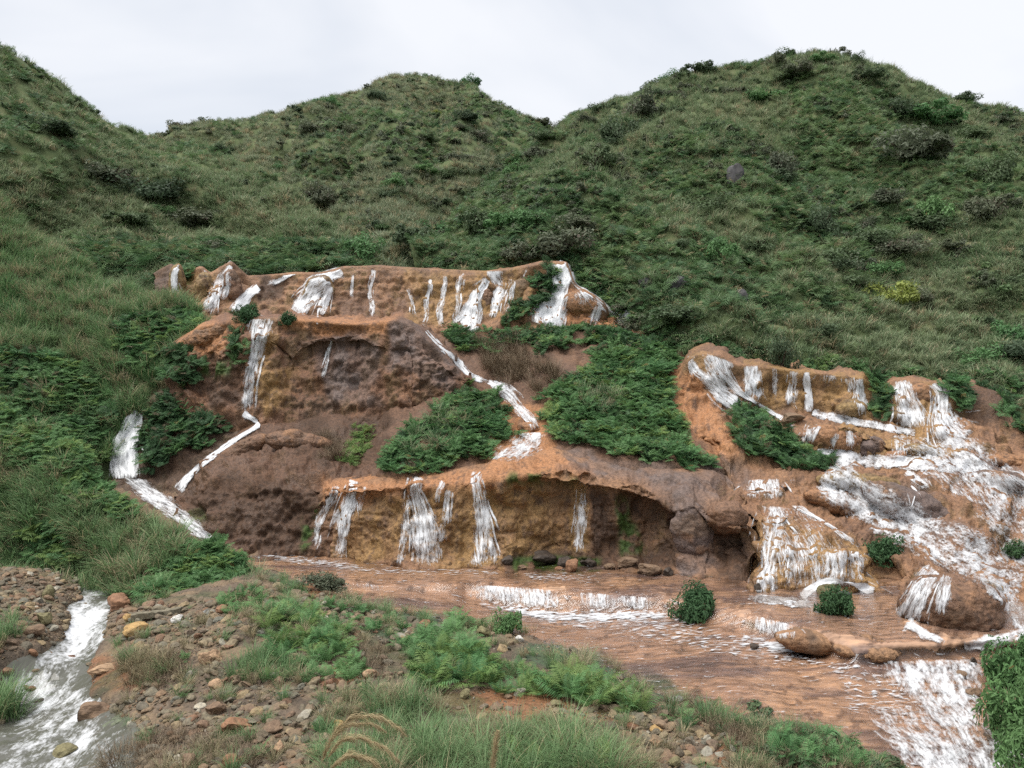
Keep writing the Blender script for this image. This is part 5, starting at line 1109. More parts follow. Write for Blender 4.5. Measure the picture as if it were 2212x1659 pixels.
# ------------------------------------------------------------------ things: stones, plants
def stone_material(name, stops, wetness=0.0):
    m, n, l = newmat(name)
    out = N(n, 'ShaderNodeOutputMaterial'); b = N(n, 'ShaderNodeBsdfPrincipled', Roughness=0.8 - 0.5 * wetness); l.new(b.outputs[0], out.inputs[0])
    oi = N(n, 'ShaderNodeObjectInfo'); tc = N(n, 'ShaderNodeTexCoord')
    r1 = ramp(n, stops); l.new(oi.outputs['Random'], r1.inputs[0])
    no = N(n, 'ShaderNodeTexNoise', Scale=2.2, Detail=4.0, Roughness=0.7); l.new(tc.outputs['Object'], no.inputs['Vector'])
    r2 = ramp(n, [(0.28, (0.5, 0.45, 0.42)), (0.5, (0.95, 0.95, 0.95)), (0.72, (1.35, 1.3, 1.2))]); l.new(no.outputs['Fac'], r2.inputs[0])
    l.new(mixc(n, l, r1.outputs[0], r2.outputs[0], mode='MULTIPLY', f=1.0), b.inputs['Base Color'])
    b.inputs['Specular IOR Level'].default_value = 0.3
    bp = N(n, 'ShaderNodeBump', Strength=0.6, Distance=0.06); l.new(no.outputs['Fac'], bp.inputs['Height']); l.new(bp.outputs[0], b.inputs['Normal'])
    return m
M_STONE = stone_material('river_stone', [(0.0, (0.085, 0.075, 0.055)), (0.2, (0.15, 0.115, 0.075)), (0.36, (0.18, 0.12, 0.075)), (0.48, (0.12, 0.11, 0.085)), (0.6, (0.16, 0.09, 0.055)), (0.7, (0.12, 0.115, 0.09)), (0.84, (0.22, 0.165, 0.095)), (0.95, (0.11, 0.11, 0.09)), (1.0, (0.34, 0.31, 0.25))])
SM = {k: stone_material('stone_' + k, [(0, c), (1, c)], w) for k, (c, w) in dict(rust=((0.2, 0.108, 0.062), 0.1), olive=((0.15, 0.135, 0.07), 0.2), brown=((0.15, 0.1, 0.065), 0.1), dark=((0.05, 0.038, 0.03), 0.4), ochre=((0.32, 0.21, 0.09), 0), tan=((0.3, 0.2, 0.125), 0),
      grey=((0.26, 0.26, 0.25), 0), pale=((0.48, 0.47, 0.45), 0), green=((0.11, 0.125, 0.085), 0.1), wet=((0.13, 0.065, 0.035), 0.8), slate=((0.06, 0.058, 0.062), 0.1)).items()}

def stone_mesh(name, seed, sub=2, rough=0.25, cuts=5, R=(1, 0.8, 0.62)):
    V, F = ICO[sub]; V = V.copy(); r = np.random.default_rng(seed)
    for _ in range(cuts):                                   # broken faces
        d = r.normal(size=3); d /= np.linalg.norm(d); h = r.uniform(0.42, 0.82)
        s = V @ d; V = V - np.clip(s - h, 0, None)[:, None] * d * 0.92
    nr = V / np.linalg.norm(V, axis=1, keepdims=True)
    V = V + nr * (fbm(V + seed * 3.1, 1.3, 3, seed) * rough)[:, None]
    V = V * np.array(R) * r.uniform(0.85, 1.15, 3)
    me = mesh_np(name, V, F, False)
    return me

STONES = []
for i in range(14):
    m_ = stone_mesh('stone', 1000 + i, 3, 0.16, 6 + i % 6, (1, 0.78, 0.6 if i % 3 else 0.42)); m_.materials.append(M_STONE); STONES.append(m_)
PEB = [stone_mesh('pebble', 1050 + i, 2, 0.2, 3, (1, 0.8, 0.55)) for i in range(5)]
for q in PEB: q.materials.append(M_STONE)

GRAVEL = [[(-420, 1215), (70, 1228), (180, 1245), (175, 1290), (150, 1320), (140, 1380), (90, 1400), (0, 1425), (-420, 1480)],
          [(240, 1300), (290, 1285), (350, 1305), (470, 1285), (560, 1255), (620, 1300), (600, 1340), (500, 1390), (470, 1440), (300, 1400), (236, 1370)],
          [(190, 1560), (280, 1500), (330, 1470), (480, 1440), (560, 1450), (680, 1420), (740, 1440), (700, 1520), (720, 1600), (680, 1700), (300, 1700), (230, 1620)],
          [(690, 1450), (800, 1440), (870, 1480), (960, 1520), (900, 1540), (720, 1580), (690, 1520)],
          [(1180, 1520), (1450, 1520), (1560, 1560), (1640, 1600), (1640, 1700), (1380, 1700), (1360, 1600), (1160, 1550)],
          [(1440, 1500), (1560, 1530), (1640, 1570), (1560, 1590), (1440, 1550)],
          [(650, 1290), (850, 1330), (1000, 1370), (1080, 1400), (1000, 1420), (820, 1370), (640, 1330)]]
r = np.random.default_rng(1100)
gp, gn = sample(GP, lambda c, u, v: 42.0 * polys(u, v, GRAVEL) + 7.0 * polys(u, v, [BROOK]) + 6.0 * (v > 1250) * (u > 560) * (u < 1640) * (v < 1700), r, 420)
gs = 0.03 + 0.2 * r.uniform(0, 1, len(gp)) ** 3.2
gu, gv = to_uv(gp)
gs *= np.where(in_poly(gu, gv, GRAVEL[0]), 0.85, 1.0)
app = gs / gp[:, 1] * (gu > -15) * (gu < 2225) * (gv < 1670)
order = np.argsort(-app)
top = order[:300]
for i in top:                                             # the stones that show largest, one by one
    s = float(gs[i]); o = bpy.data.objects.new('stone', STONES[r.integers(0, len(STONES))]); COL.objects.link(o); o.parent = BANK
    o.location = gp[i] + np.array([0, 0, s * 0.08]); o.scale = (s, s * r.uniform(0.8, 1.1), s * r.uniform(0.8, 1.15)); o.rotation_euler = (r.normal(0, 0.25), r.normal(0, 0.25), r.uniform(0, 6.28))
rest = order[300:]
scatter('pebbles', gp[rest] + np.array([0, 0, 0.01]), np.stack([r.normal(0, 0.4, len(rest)), r.normal(0, 0.4, len(rest)), r.uniform(0, 6.28, len(rest))], -1), gs[rest], r.integers(0, 5, len(rest)), kit(PEB), 'small pebbles strewn over the foreground bank', 'pebbles')
pp, pn = sample(GP, lambda c, u, v: 170.0 * polys(u, v, GRAVEL) * smoothstep(-0.4, 0.3, fbm(c, 1.3, 3, 40)) + 22 * (v > 1240) * (v < 1700) * ~polys(u, v, GRAVEL), r, 420)
scatter('grit', pp, np.stack([r.normal(0, 0.4, len(pp)), r.normal(0, 0.4, len(pp)), r.uniform(0, 6.28, len(pp))], -1), r.uniform(0.012, 0.04, len(pp)), r.integers(0, 5, len(pp)), kit([q for q in PEB]), 'fine grit and chips between the foreground stones', 'gravel')

def at(u, v):
    h, nr = hit(u, v)
    return (np.array(h), np.array(nr)) if h is not None else (None, None)

BOULDERS = [  # u, v of the middle, width and height in view units, stone colour, label
    (248, 1300, 62, 44, 'rust', 'rusty orange boulder at the edge of the little white rapid'), (102, 1278, 30, 32, 'olive', 'olive round boulder on the stones left of the brook'),
    (90, 1335, 38, 32, 'olive', 'grey olive boulder low on the stones left of the brook'), (68, 1362, 52, 24, 'brown', 'flat brown boulder at the water line left of the brook'),
    (292, 1362, 66, 26, 'ochre', 'ochre slab lying below the weathered plank'), (152, 1422, 30, 24, 'wet', 'wet round brown boulder standing in the brook'),
    (220, 1448, 74, 26, 'tan', 'sandy orange hump beside the brook'), (68, 1411, 26, 18, 'rust', 'small rusty stone awash in the brook'), (187, 1546, 84, 52, 'brown', 'large pitted brown boulder at the bend of the brook'),
    (250, 1562, 64, 32, 'green', 'grey green boulder beside the large pitted boulder'), (134, 1626, 58, 34, 'olive', 'mossy boulder in the brook near the bottom edge'), (452, 1418, 46, 38, 'tan', 'tan boulder with a split face among grass right of the brook'),
    (464, 1482, 34, 30, 'tan', 'smooth tan boulder on the open gravel'), (461, 1534, 46, 34, 'brown', 'dark brown angular boulder on the open gravel'), (507, 1569, 68, 42, 'rust', 'big orange boulder in the middle of the gravel'),
    (499, 1643, 40, 38, 'rust', 'pointed orange boulder at the bottom edge'), (402, 1648, 52, 32, 'brown', 'brown boulder beside the pointed orange one at the bottom edge'), (598, 1617, 34, 34, 'tan', 'upright tan boulder by a small blue green fern'),
    (589, 1572, 50, 28, 'brown', 'long brown boulder right of the big orange boulder'), (440, 1324, 20, 17, 'grey', 'small rounded grey stone beside the weathered plank'), (478, 1316, 28, 20, 'rust', 'orange block above the grey stone on the bank'),
    (381, 1336, 32, 20, 'pale', 'pale grey block resting against the weathered plank'), (56, 1486, 40, 30, 'wet', 'dark red wedge of rock at the left edge of the brook'), (84, 1522, 36, 22, 'dark', 'dark rough rock on the left side of the brook'),
    (274, 1334, 26, 20, 'ochre', 'yellow stone at the left end of the weathered plank'), (1123, 1380, 20, 18, 'pale', 'pale grey stone below the bush on the pool edge'), (1045, 1365, 36, 26, 'olive', 'rounded olive brown stone left of the bush on the pool edge'),
    (916, 1348, 36, 22, 'rust', 'rusty block among the green algae'), (715, 1478, 36, 24, 'wet', 'red brown stone beside the small rusty puddle'), (797, 1456, 30, 24, 'tan', 'tan block by the ferns near the rusty puddle'),
    (1004, 1499, 28, 20, 'olive', 'olive stone at the foot of the bright ferns'), (683, 1564, 34, 28, 'green', 'grey green stone left of the dry plumes'), (730, 1567, 28, 22, 'ochre', 'ochre stone just left of the dry plumes'),
    (1370, 1570, 38, 22, 'wet', 'rust red slab among stones right of the ferns'), (1420, 1576, 30, 22, 'ochre', 'bright ochre block among stones right of the ferns'), (1414, 1604, 30, 26, 'tan', 'leaning tan slab among stones right of the ferns'),
    (1458, 1646, 34, 28, 'olive', 'olive grey boulder at the bottom edge right of centre'), (1506, 1564, 26, 24, 'brown', 'brown block on the dark stones by the pool'), (1201, 1522, 34, 16, 'olive', 'flat olive stone at the foot of the fern row'),
    (1458, 1512, 38, 22, 'grey', 'grey boulder at the pool edge behind the ferns'), (1629, 1396, 22, 14, 'dark', 'small dark stone lying in the shallow water'), (1637, 1270, 18, 24, 'dark', 'dark knob of rock in the foot of the lacy veil'),
    (1797, 1274, 48, 36, 'olive', 'olive dome of rock inside the curl of foam'), (1826, 1290, 40, 28, 'slate', 'dark wedge of rock behind the small round bush'), (2078, 1458, 26, 16, 'brown', 'brown stone in the midst of the rapids'),
    (2104, 1430, 18, 20, 'dark', 'dark upright stone at the head of the rapids'), (2106, 1496, 44, 22, 'brown', 'flat brown rock at the right side of the rapids'), (1718, 905, 60, 26, 'brown', 'dark lumpy rock in front of the beaded curtain'),
    (1590, 372, 38, 64, 'slate', 'tall dark outcrop standing out of the right hill'), (1462, 612, 46, 36, 'slate', 'dark rounded outcrop above the fern fringe on the right hill'), (1400, 612, 52, 30, 'slate', 'low dark outcrop left of the dark one on the right hill'),
    (845, 345, 34, 30, 'slate', 'dark crag on the spur of the central hill'), (1600, 640, 40, 50, 'slate', 'dark crag half hidden in grass on the right hill'), (940, 228, 26, 20, 'slate', 'grey crag near the summit of the central hill'),
]
BASE_ROCKS = [(1098, 1212, 34, 22, 'dark'), (1128, 1226, 22, 12, 'brown'), (1172, 1206, 52, 40, 'dark'), (1206, 1228, 18, 10, 'rust'), (1222, 1212, 36, 34, 'dark'), (1238, 1222, 30, 34, 'rust'), (1272, 1212, 38, 30, 'dark'), (1318, 1224, 28, 14, 'brown'), (1352, 1216, 58, 30, 'brown'), (1408, 1228, 60, 34, 'brown'), (1444, 1236, 30, 18, 'dark')]
BW = ['blackish rock under the left end of the ochre alcove', 'small brown stone near the left end of the ochre alcove', 'large blackish rock under the ochre alcove', 'tiny rusty stone under the ochre alcove', 'blackish rock touching the rust coloured one under the alcove', 'rust coloured rock between blackish ones under the alcove', 'blackish rock where the two alcoves meet', 'low brown stone at the mouth of the dark alcove', 'wide brown rock inside the dark alcove', 'broad brown rock at the right side of the dark alcove', 'small blackish rock at the right end of the dark alcove']
for b, w_ in zip(BASE_ROCKS, BW): BOULDERS.append(b + (w_,))
for k, (u, v, w, h, cn, lab) in enumerate(BOULDERS):
    p, nr = at(u, v + h * 0.4)
    if p is None: continue
    sc = p[1] / FPX
    big = w > 44
    me = stone_mesh('boulder', 1400 + k, 4 if big else 3, 0.3, 4 + k % 4, (1, 0.85, 1.0)); me.materials.append(SM[cn])
    o = obj('boulder', me); o.scale = (w * 0.5 * sc, w * 0.45 * sc, h * 0.52 * sc)
    o.location = (p[0], p[1] + w * 0.18 * sc, p[2] + h * 0.30 * sc); o.rotation_euler = (0, 0, (k * 1.7) % 0.9 - 0.45)
    tag(o, lab, 'boulder')

# the weathered plank
p, nr = at(338, 1336)
sc = p[1] / FPX
V = []; F = []
n_ = 14; r = np.random.default_rng(3)
for i in range(n_ + 1):
    t = i / n_; x = (t - 0.5) * 104 * sc
    for (a, b) in ((-1, -1), (1, -1), (1, 1), (-1, 1)):
        V.append((x + r.normal(0, 0.006), a * 0.09 + r.normal(0, 0.012) , b * 0.085 * (1 - 0.25 * t) + r.normal(0, 0.012)))
for i in range(n_):
    for j in range(4):
        F.append((i * 4 + j, i * 4 + (j + 1) % 4, i * 4 + 4 + (j + 1) % 4, i * 4 + 4 + j))
F += [(0, 3, 2, 1), (n_ * 4, n_ * 4 + 1, n_ * 4 + 2, n_ * 4 + 3)]
me = mesh_np('plank', V, F, False)
M_WOOD = soil_material('weathered_wood', [(0.3, (0.07, 0.065, 0.045)), (0.6, (0.17, 0.15, 0.11)), (0.8, (0.25, 0.23, 0.18))], 9.0, 0.02)
o = obj('plank', me, M_WOOD); o.location = (p[0], p[1], p[2] + 0.14); o.rotation_euler = (0.1, -0.12, 0.12)
tag(o, 'weathered grey plank lying on the stones right of the brook', 'plank')

# --- shrubs that stand out on the hills
SH = {}
def shrub_mesh(kind, i):
    if (kind, i) not in SH and kind in ('fern', 'lime'):
        SH[kind, i] = leafcloud('foliage', 1650 + i, 3200, (1.05, 1.05, 0.95), 0.085, 30, M_FERN if kind == 'lime' else M_FERNDARK, 0.5)
    if (kind, i) not in SH:
        SH[kind, i] = leafcloud('foliage', 1600 + i * 7 + len(kind), 2600, (1, 1, 0.8), 0.07, 20, {'dark': M_SHRUB, 'grey': M_SHRUBP, 'yellow': M_SHRUBY, 'green': M_FERN, 'fern': M_FERNDARK}[kind])
    return SH[kind, i]
def stems_mesh():
    r = np.random.default_rng(4)
    parts = []
    for i in range(6):
        az = i * 1.05 + r.normal(0, 0.2); tip = np.array([math.cos(az) * 0.5, math.sin(az) * 0.5, 0.55]); V = []
        for t, w in ((0, 0.05), (0.5, 0.035), (1, 0.015)):
            c = tip * t + np.array([0, 0, 0.12 * math.sin(t * 3)])
            for j in range(4): V.append(c + np.array([math.cos(j * 1.571) * w, math.sin(j * 1.571) * w, 0]))
        parts.append((np.array(V), np.array([(a * 4 + j, a * 4 + (j + 1) % 4, a * 4 + 4 + (j + 1) % 4, a * 4 + 4 + j) for a in range(2) for j in range(4)])))
    V, F = join(parts); me = mesh_np('stem', V, F, False); me.materials.append(M_BARK); return me
STEM = stems_mesh()
def shrub(loc, rad, hgt, kind, label, group=None, seed=0, name='shrub'):
    t = bpy.data.objects.new(name, None); COL.objects.link(t); t.location = loc; t.rotation_euler = (0, 0, seed * 1.3 % 6.28); t.scale = (rad, rad, hgt)
    tag(t, label, 'shrub', group)
    for nm, me in (('foliage', shrub_mesh(kind, seed % 4)), ('stem', STEM)):
        c = bpy.data.objects.new(nm, me); COL.objects.link(c); c.parent = t
    return t
NAMED_SHRUBS = [  # u, v of the foot, width, height in view units
    (1925, 655, 118, 66, 'yellow', 'bright yellow green rounded bush low on the right hill'), (1775, 505, 92, 80, 'dark', 'dark round bush in the middle of the right hill'), (1695, 385, 90, 80, 'grey', 'grey leafless looking bush near the tall outcrop'),
    (1975, 345, 180, 80, 'grey', 'wide dark thicket high on the right hill'), (1990, 265, 150, 56, 'green', 'green thicket just above the wide dark thicket'), (2150, 395, 110, 76, 'dark', 'dark green bush near the right edge of the hill'),
    (2140, 470, 110, 70, 'grey', 'grey green bush below the dark one near the right edge'), (2020, 480, 90, 60, 'green', 'bright green bush right of the dark round bush'), (1330, 310, 110, 80, 'dark', 'dark bush on the left shoulder of the right hill'), (1390, 255, 110, 70, 'grey', 'grey bush on the skyline of the right hill'),
    (1290, 360, 90, 60, 'dark', 'dark bush below the shoulder of the right hill'), (1210, 555, 150, 70, 'grey', 'dark thicket behind the right end of the top cliff'), (1110, 560, 120, 50, 'grey', 'grey thicket behind the top cliff lip'), (1040, 500, 110, 62, 'dark', 'dark dome of a bush in the valley between the hills'),
    (880, 545, 120, 64, 'dark', 'dark green bush behind the left half of the top cliff lip'), (790, 560, 110, 62, 'green', 'leafy green bush at the foot of the left ridge'), (950, 515, 100, 56, 'green', 'green bush left of the valley dome'), (1140, 490, 90, 50, 'green', 'green bush right of the valley dome'),
    (1165, 180 + 90, 60, 20, 'grey', 'low bush on the right skyline of the central hill'), (1690, 790, 70, 70, 'dark', 'dark bush standing above the right lip'), (1730, 160, 90, 36, 'grey', 'grey brush near the right summit'),
    (1850, 135, 40, 28, 'dark', 'small dark bush on the skyline right of the summit'), (2080, 222, 70, 26, 'dark', 'low dark plants on the falling skyline at the right'), (1940, 250, 90, 40, 'dark', 'dark bush beneath the right skyline'), (120, 290, 150, 44, 'dark', 'long dark thicket in the gully of the left ridge'),
    (330, 430, 170, 60, 'dark', 'dark thicket halfway down the gully of the left ridge'), (240, 390, 130, 50, 'grey', 'grey thicket in the upper gully of the left ridge'), (430, 490, 140, 46, 'grey', 'grey scrub low in the gully of the left ridge'), (480, 330, 60, 30, 'dark', 'small dark bush on the saddle of the left ridge'),
    (2120, 790, 110, 56, 'green', 'leafy bush above the falls near the right edge'), (2180, 740, 100, 60, 'green', 'pale green bush at the right edge of the slope'), (1560, 560, 80, 50, 'green', 'green bush right of the fern fringe'), (1850, 590, 90, 54, 'grey', 'grey brush beside the yellow green bush'),
]
for k, (u, v, w, h, kind, lab) in enumerate(NAMED_SHRUBS):
    p, nr = at(u, v)
    if p is None:
        p = HC[np.unravel_index(np.argmin(np.sum((np.stack(to_uv(HC), -1) - np.array([u, v])) ** 2, -1)), HC.shape[:2])]
    sc = p[1] / FPX
    shrub((p[0], p[1], p[2] - 0.1 * h * sc), w * 0.52 * sc, h * 1.05 * sc, kind, lab, None, k)
# further bushes, too alike to tell apart
r = np.random.default_rng(1700); cnt = 0; used = []
BV2 = [('hill_right', HR, 130, 'dark green or grey shrub scattered among grass on the right hill', 'shrubs scattered on the right hill'), ('hill_center', HC, 70, 'dark shrub scattered over the slopes of the central hill', 'shrubs scattered on the central hill'), ('hill_left', HL, 14, 'small dark shrub on the steep left ridge', 'shrubs scattered on the left ridge')]
ZW = {'hill_right': [(250, 'near the skyline of the right hill'), (420, 'on the upper slope of the right hill'), (580, 'on the middle slope of the right hill'), (900, 'low on the right hill above the cascades')],
      'hill_center': [(230, 'high on the central hill'), (380, 'halfway up the central hill'), (700, 'at the foot of the central hill')], 'hill_left': [(330, 'high on the left ridge'), (700, 'on the lower left ridge')]}
KW = {'dark': 'small dark green shrub', 'grey': 'small grey green shrub', 'green': 'small leafy green shrub', 'yellow': 'small yellow green shrub'}
for hn, P, want, lab, grp in BV2:
    p, nn = sample(P, lambda c, u, v: 0.05 * (smoothstep(-0.1, 0.2, fbm(c, 0.07, 3, 77)) + 0.1) * (v < 780) * (u > 0) * (u < 2212), r)
    sel = r.permutation(len(p))[:want]
    for i in sel:
        w = r.uniform(0.8, 2.3) ; kind = ['dark', 'dark', 'grey', 'grey', 'green', 'yellow'][pick(r, 1, [3, 2, 3, 2, 1.6, 0.02])[0]]
        vv_ = to_uv(p[i])[1]; zw = next(t for lim, t in ZW[hn] if vv_ < lim or lim == ZW[hn][-1][0])
        cnt += 1; shrub(p[i] - np.array([0, 0, 0.15]), w, w * r.uniform(0.6, 0.9), kind, KW[kind] + ' scattered among others ' + zw, KW[kind][6:] + 's ' + zw, cnt)

# --- round bushes around the pool
for k, (u, v, w, h, kind, lab) in enumerate([(1512, 1335, 108, 74, 'fern', 'round fern bush on the pool ledge in front of the right alcove'), (1812, 1328, 78, 58, 'fern', 'small dark round bush on the flat shelf at the right'), (1908, 1215, 96, 62, 'fern', 'dark bush hanging from the dome right of the lacy veil'),
        (690, 1278, 110, 44, 'grey', 'low dark bush at the left edge of the shallow pool'), (1095, 1372, 82, 74, 'green', 'dense green bush on the near edge of the pool'), (2205, 1205, 60, 36, 'fern', 'fern bush at the right margin on the white slide'), (620, 700, 50, 30, 'fern', 'small bush on the lip left of the tall middle fall'),
        (535, 695, 60, 40, 'fern', 'dark bush at the corner of the middle cliff lip'), (1640, 1350 - 330, 10, 8, 'fern', ''), ]):
    if not lab: continue
    p, nr = at(u, v)
    sc = p[1] / FPX
    shrub((p[0], p[1] + w * 0.2 * sc, p[2] - 0.08 * h * sc), w * 0.5 * sc, h * sc, kind, lab, None, k + 40, 'bush')
# ------------------------------------------------------------------ foreground plants
FROND = []
for i in range(10):
    r = np.random.default_rng(1900 + i)
    V, F = frond_parts(r, 0.62 * r.uniform(0.85, 1.15), r.uniform(0.25, 0.7), r.uniform(0.8, 1.5), 0.0, 17, 0.36, 0.02, 10, 0.045)
    row = []
    for mt in (M_FERN, M_FERNLIME, M_FERNDARK):
        me = mesh_np('frond', V, F, False); attr(me, 'tint', np.full(len(V), r.uniform(0.1, 0.95))); me.materials.append(mt); row.append(me)
    FROND.append(row)

def in_poly_points(rng, poly, n, mind):
    a = np.array(poly, float); lo, hi = a.min(0), a.max(0); out = []
    for _ in range(n * 60):
        q = rng.uniform(lo, hi)
        if in_poly(np.array(q[0]), np.array(q[1]), poly) and all(np.hypot(*(q - o)) > mind for o in out): out.append(q)
        if len(out) >= n: break
    return out

def fern(p, s, tone, label, group, rng):
    t = bpy.data.objects.new('fern_plant', None); COL.objects.link(t); t.location = p - np.array([0, 0, 0.03]); t.scale = (s, s, s); t.rotation_euler = (rng.normal(0, 0.1), rng.normal(0, 0.1), rng.uniform(0, 6.28))
    tag(t, label, 'fern', group)
    n = rng.integers(8, 12)
    for i in range(n):
        c = bpy.data.objects.new('frond', FROND[rng.integers(0, 10)][tone if rng.uniform() < 0.6 else 0]); COL.objects.link(c); c.parent = t
        c.rotation_euler = (rng.normal(0, 0.12), rng.normal(0, 0.2), i * 6.283 / n + rng.normal(0, 0.3)); k = rng.uniform(0.75, 1.15); c.scale = (k, k, k)
    return t

FERNS = [
    ([(870, 1440), (1000, 1410), (1100, 1445), (1250, 1475), (1390, 1500), (1400, 1550), (1330, 1540), (1200, 1510), (1050, 1500), (930, 1490)], 40, 17, 0.7, 1.25, 1, 'bright fern in the long row behind the rusty mud', 'row of bright ferns'),
    ([(540, 1345), (640, 1325), (760, 1380), (740, 1425), (640, 1415), (560, 1375)], 20, 17, 0.65, 1.15, 1, 'bright fern in the patch between gravel and green algae', 'patch of ferns by the algae'),
    ([(1640, 1610), (1760, 1590), (1900, 1630), (1880, 1680), (1700, 1680)], 18, 16, 0.7, 1.0, 0, 'fern in the dark growth at the lower edge near the rapids', 'ferns near the rapids'),
    ([(470, 1300), (560, 1275), (590, 1335), (500, 1345)], 9, 14, 0.6, 0.9, 0, 'fern at the toe of the grassy bank', 'ferns at the toe of the bank'),
    ([(840, 1395), (960, 1345), (1060, 1365), (1060, 1410), (900, 1430)], 18, 16, 0.75, 1.1, 0, 'fern in the group left of the dense pool side bush', 'ferns left of the pool side bush'),
    ([(560, 1300), (700, 1300), (820, 1330), (900, 1370), (820, 1390), (700, 1360), (580, 1340)], 16, 20, 0.5, 0.9, 0, 'small fern at the edge of the green algae', 'small ferns by the algae'),
    ([(1430, 1520), (1560, 1545), (1640, 1590), (1560, 1600), (1440, 1560)], 10, 20, 0.45, 0.8, 2, 'dark fern on the wet stones by the pool', 'dark ferns on wet stones'),
    ([(560, 1400), (700, 1425), (780, 1420), (800, 1480), (690, 1460), (580, 1440)], 12, 20, 0.5, 0.9, 0, 'fern straggling in front of the fern patch', 'straggling ferns'),
    ([(1120, 1640), (1300, 1620), (1320, 1690), (1130, 1690)], 9, 20, 0.7, 0.95, 1, 'fern among the tall grass at the bottom centre', 'ferns in the bottom grass'),
]
r = np.random.default_rng(2000)
for poly, n, md, s0, s1, tone, lab, grp in FERNS:
    for q in in_poly_points(r, poly, n, md):
        p, nr = at(*q)
        if p is not None: fern(p, r.uniform(s0, s1), tone, lab, grp, r)
for (u, v, s, tone, lab) in [(562, 1632, 0.6, 2, 'small blue green fern beside the upright tan boulder'), (692, 1584, 0.5, 2, 'tiny blue green fern left of the dry plumes'), (590, 1470, 0.6, 1, 'small bright fern on the open gravel edge'), (400, 1425, 0.4, 0, 'small fern beside the split tan boulder')]:
    p, nr = at(u, v); fern(p, s, tone, lab, None, r)

GC = [[grass_mesh('grass_clump', 2100 + i, 110, 0.75, 0.014, 0.16, (0.7, 2.0), m, 6, 0.55) for i in range(3)] for m in (M_GRASSN, M_GRASSDRY)]
GRS = [
    ([(700, 1640), (880, 1560), (1000, 1590), (1250, 1590), (1350, 1630), (1320, 1720), (720, 1720)], 62, 18, 0.75, 1.15, 0.1, 'tall grass clump along the bottom edge, centre', 'bottom grass clumps'),
    ([(800, 1520), (900, 1500), (960, 1540), (880, 1570), (800, 1560)], 12, 15, 0.7, 1.0, 0.2, 'grass clump between the plumes and the fern row', 'grass behind the plumes'),
    ([(255, 1420), (350, 1420), (380, 1450), (330, 1480), (260, 1455)], 12, 13, 0.6, 0.9, 0.8, 'withered grass clump on the spit beside the brook', 'withered grass by the brook'),
    ([(480, 1440), (560, 1420), (660, 1445), (680, 1480), (540, 1490), (490, 1465)], 15, 16, 0.6, 0.9, 0.25, 'grass clump in front of the fern patch', 'grass before the fern patch'),
    ([(1180, 1420), (1270, 1420), (1290, 1455), (1190, 1465)], 8, 16, 0.7, 1.0, 0.7, 'straw coloured grass clump behind the fern row', 'straw grass behind the ferns'),
    ([(1330, 1515), (1400, 1505), (1400, 1530)], 3, 16, 0.6, 0.9, 1.0, 'dead drooping grass clump by the pool edge', 'dead grass by the pool'),
    ([(-20, 1520), (40, 1520), (46, 1570), (-20, 1575)], 6, 12, 1.2, 1.6, 0.0, 'big blue green grass clump at the left edge of the brook', 'grass at the left edge'),
    ([(520, 1320), (590, 1310), (630, 1350), (540, 1355)], 6, 16, 0.5, 0.8, 0.5, 'thin grass tuft behind the fern patch', 'thin grass behind the fern patch'),
    ([(1520, 1560), (1580, 1560), (1580, 1595)], 4, 14, 0.6, 0.9, 0.5, 'grass clump on the dark stones at the pool edge', 'grass on the dark stones'),
    ([(720, 1500), (810, 1500), (800, 1560), (730, 1550)], 7, 18, 0.5, 0.8, 0.5, 'thin grass tuft on the stones behind the plumes', 'thin grass on the stones'),
    ([(1330, 1610), (1420, 1650), (1400, 1700), (1320, 1700)], 8, 18, 0.6, 0.9, 1.0, 'dry grey grass clump at the bottom right of centre', 'dry grass at the bottom'),
    ([(-10, 1330), (40, 1340), (40, 1400), (-10, 1420)], 5, 16, 0.7, 1.0, 0.3, 'grass clump on the stones at the far left', 'grass on the left stones'),
    ([(600, 1275), (760, 1290), (840, 1320), (700, 1320), (600, 1300)], 9, 22, 0.4, 0.6, 0.8, 'withered tuft at the near edge of the algae', 'withered tufts by the algae'),
]
for poly, n, md, s0, s1, dryp, lab, grp in GRS:
    for q in in_poly_points(r, poly, n, md):
        p, nr = at(*q)
        if p is None: continue
        o = bpy.data.objects.new('grass_clump', GC[1 if r.uniform() < dryp else 0][r.integers(0, 3)]); COL.objects.link(o)
        s = r.uniform(s0, s1); o.location = p - np.array([0, 0, 0.04]); o.scale = (s, s, s * r.uniform(0.85, 1.15)); o.rotation_euler = (0, 0, r.uniform(0, 6.28))
        tag(o, lab, 'grass', grp)

# thin growth and litter on the rest of the bank
BANKVEG = [[(560, 1260), (900, 1330), (1050, 1400), (1100, 1440), (1000, 1480), (860, 1440), (700, 1400), (560, 1350)], [(680, 1560), (900, 1500), (1300, 1570), (1400, 1640), (1400, 1720), (660, 1720)], [(250, 1410), (400, 1420), (420, 1480), (280, 1490)], [(1440, 1510), (1640, 1560), (1900, 1640), (1900, 1720), (1600, 1720), (1560, 1600), (1440, 1560)], [(300, 1580), (560, 1600), (560, 1660), (330, 1700)]]
p, nn = sample(GP, lambda c, u, v: (2.2 + 12 * polys(u, v, BANKVEG)) * (v > 1250) * ((u > 240) * (u < 1900) + 3 * (u < -30) + 3 * (u > 2180)) * smoothstep(-0.35, 0.2, fbm(c, 0.9, 3, 61)) * (1 - 0.95 * polys(u, v, [POLY['mud'][0]])), r, 420)
p = p[p[:, 2] > -1.25]
mass('bank_tufts', p, np.tile([0, 0, 1.0], (len(p), 1)), kit([GC[0][0], GC[0][1], GC[1][0], GC[1][1]]), [2, 2, 1.6, 1.6], 0.25, 0.7, 'thin mixed grass over the foreground bank', 'grass', 0.1, 2200)
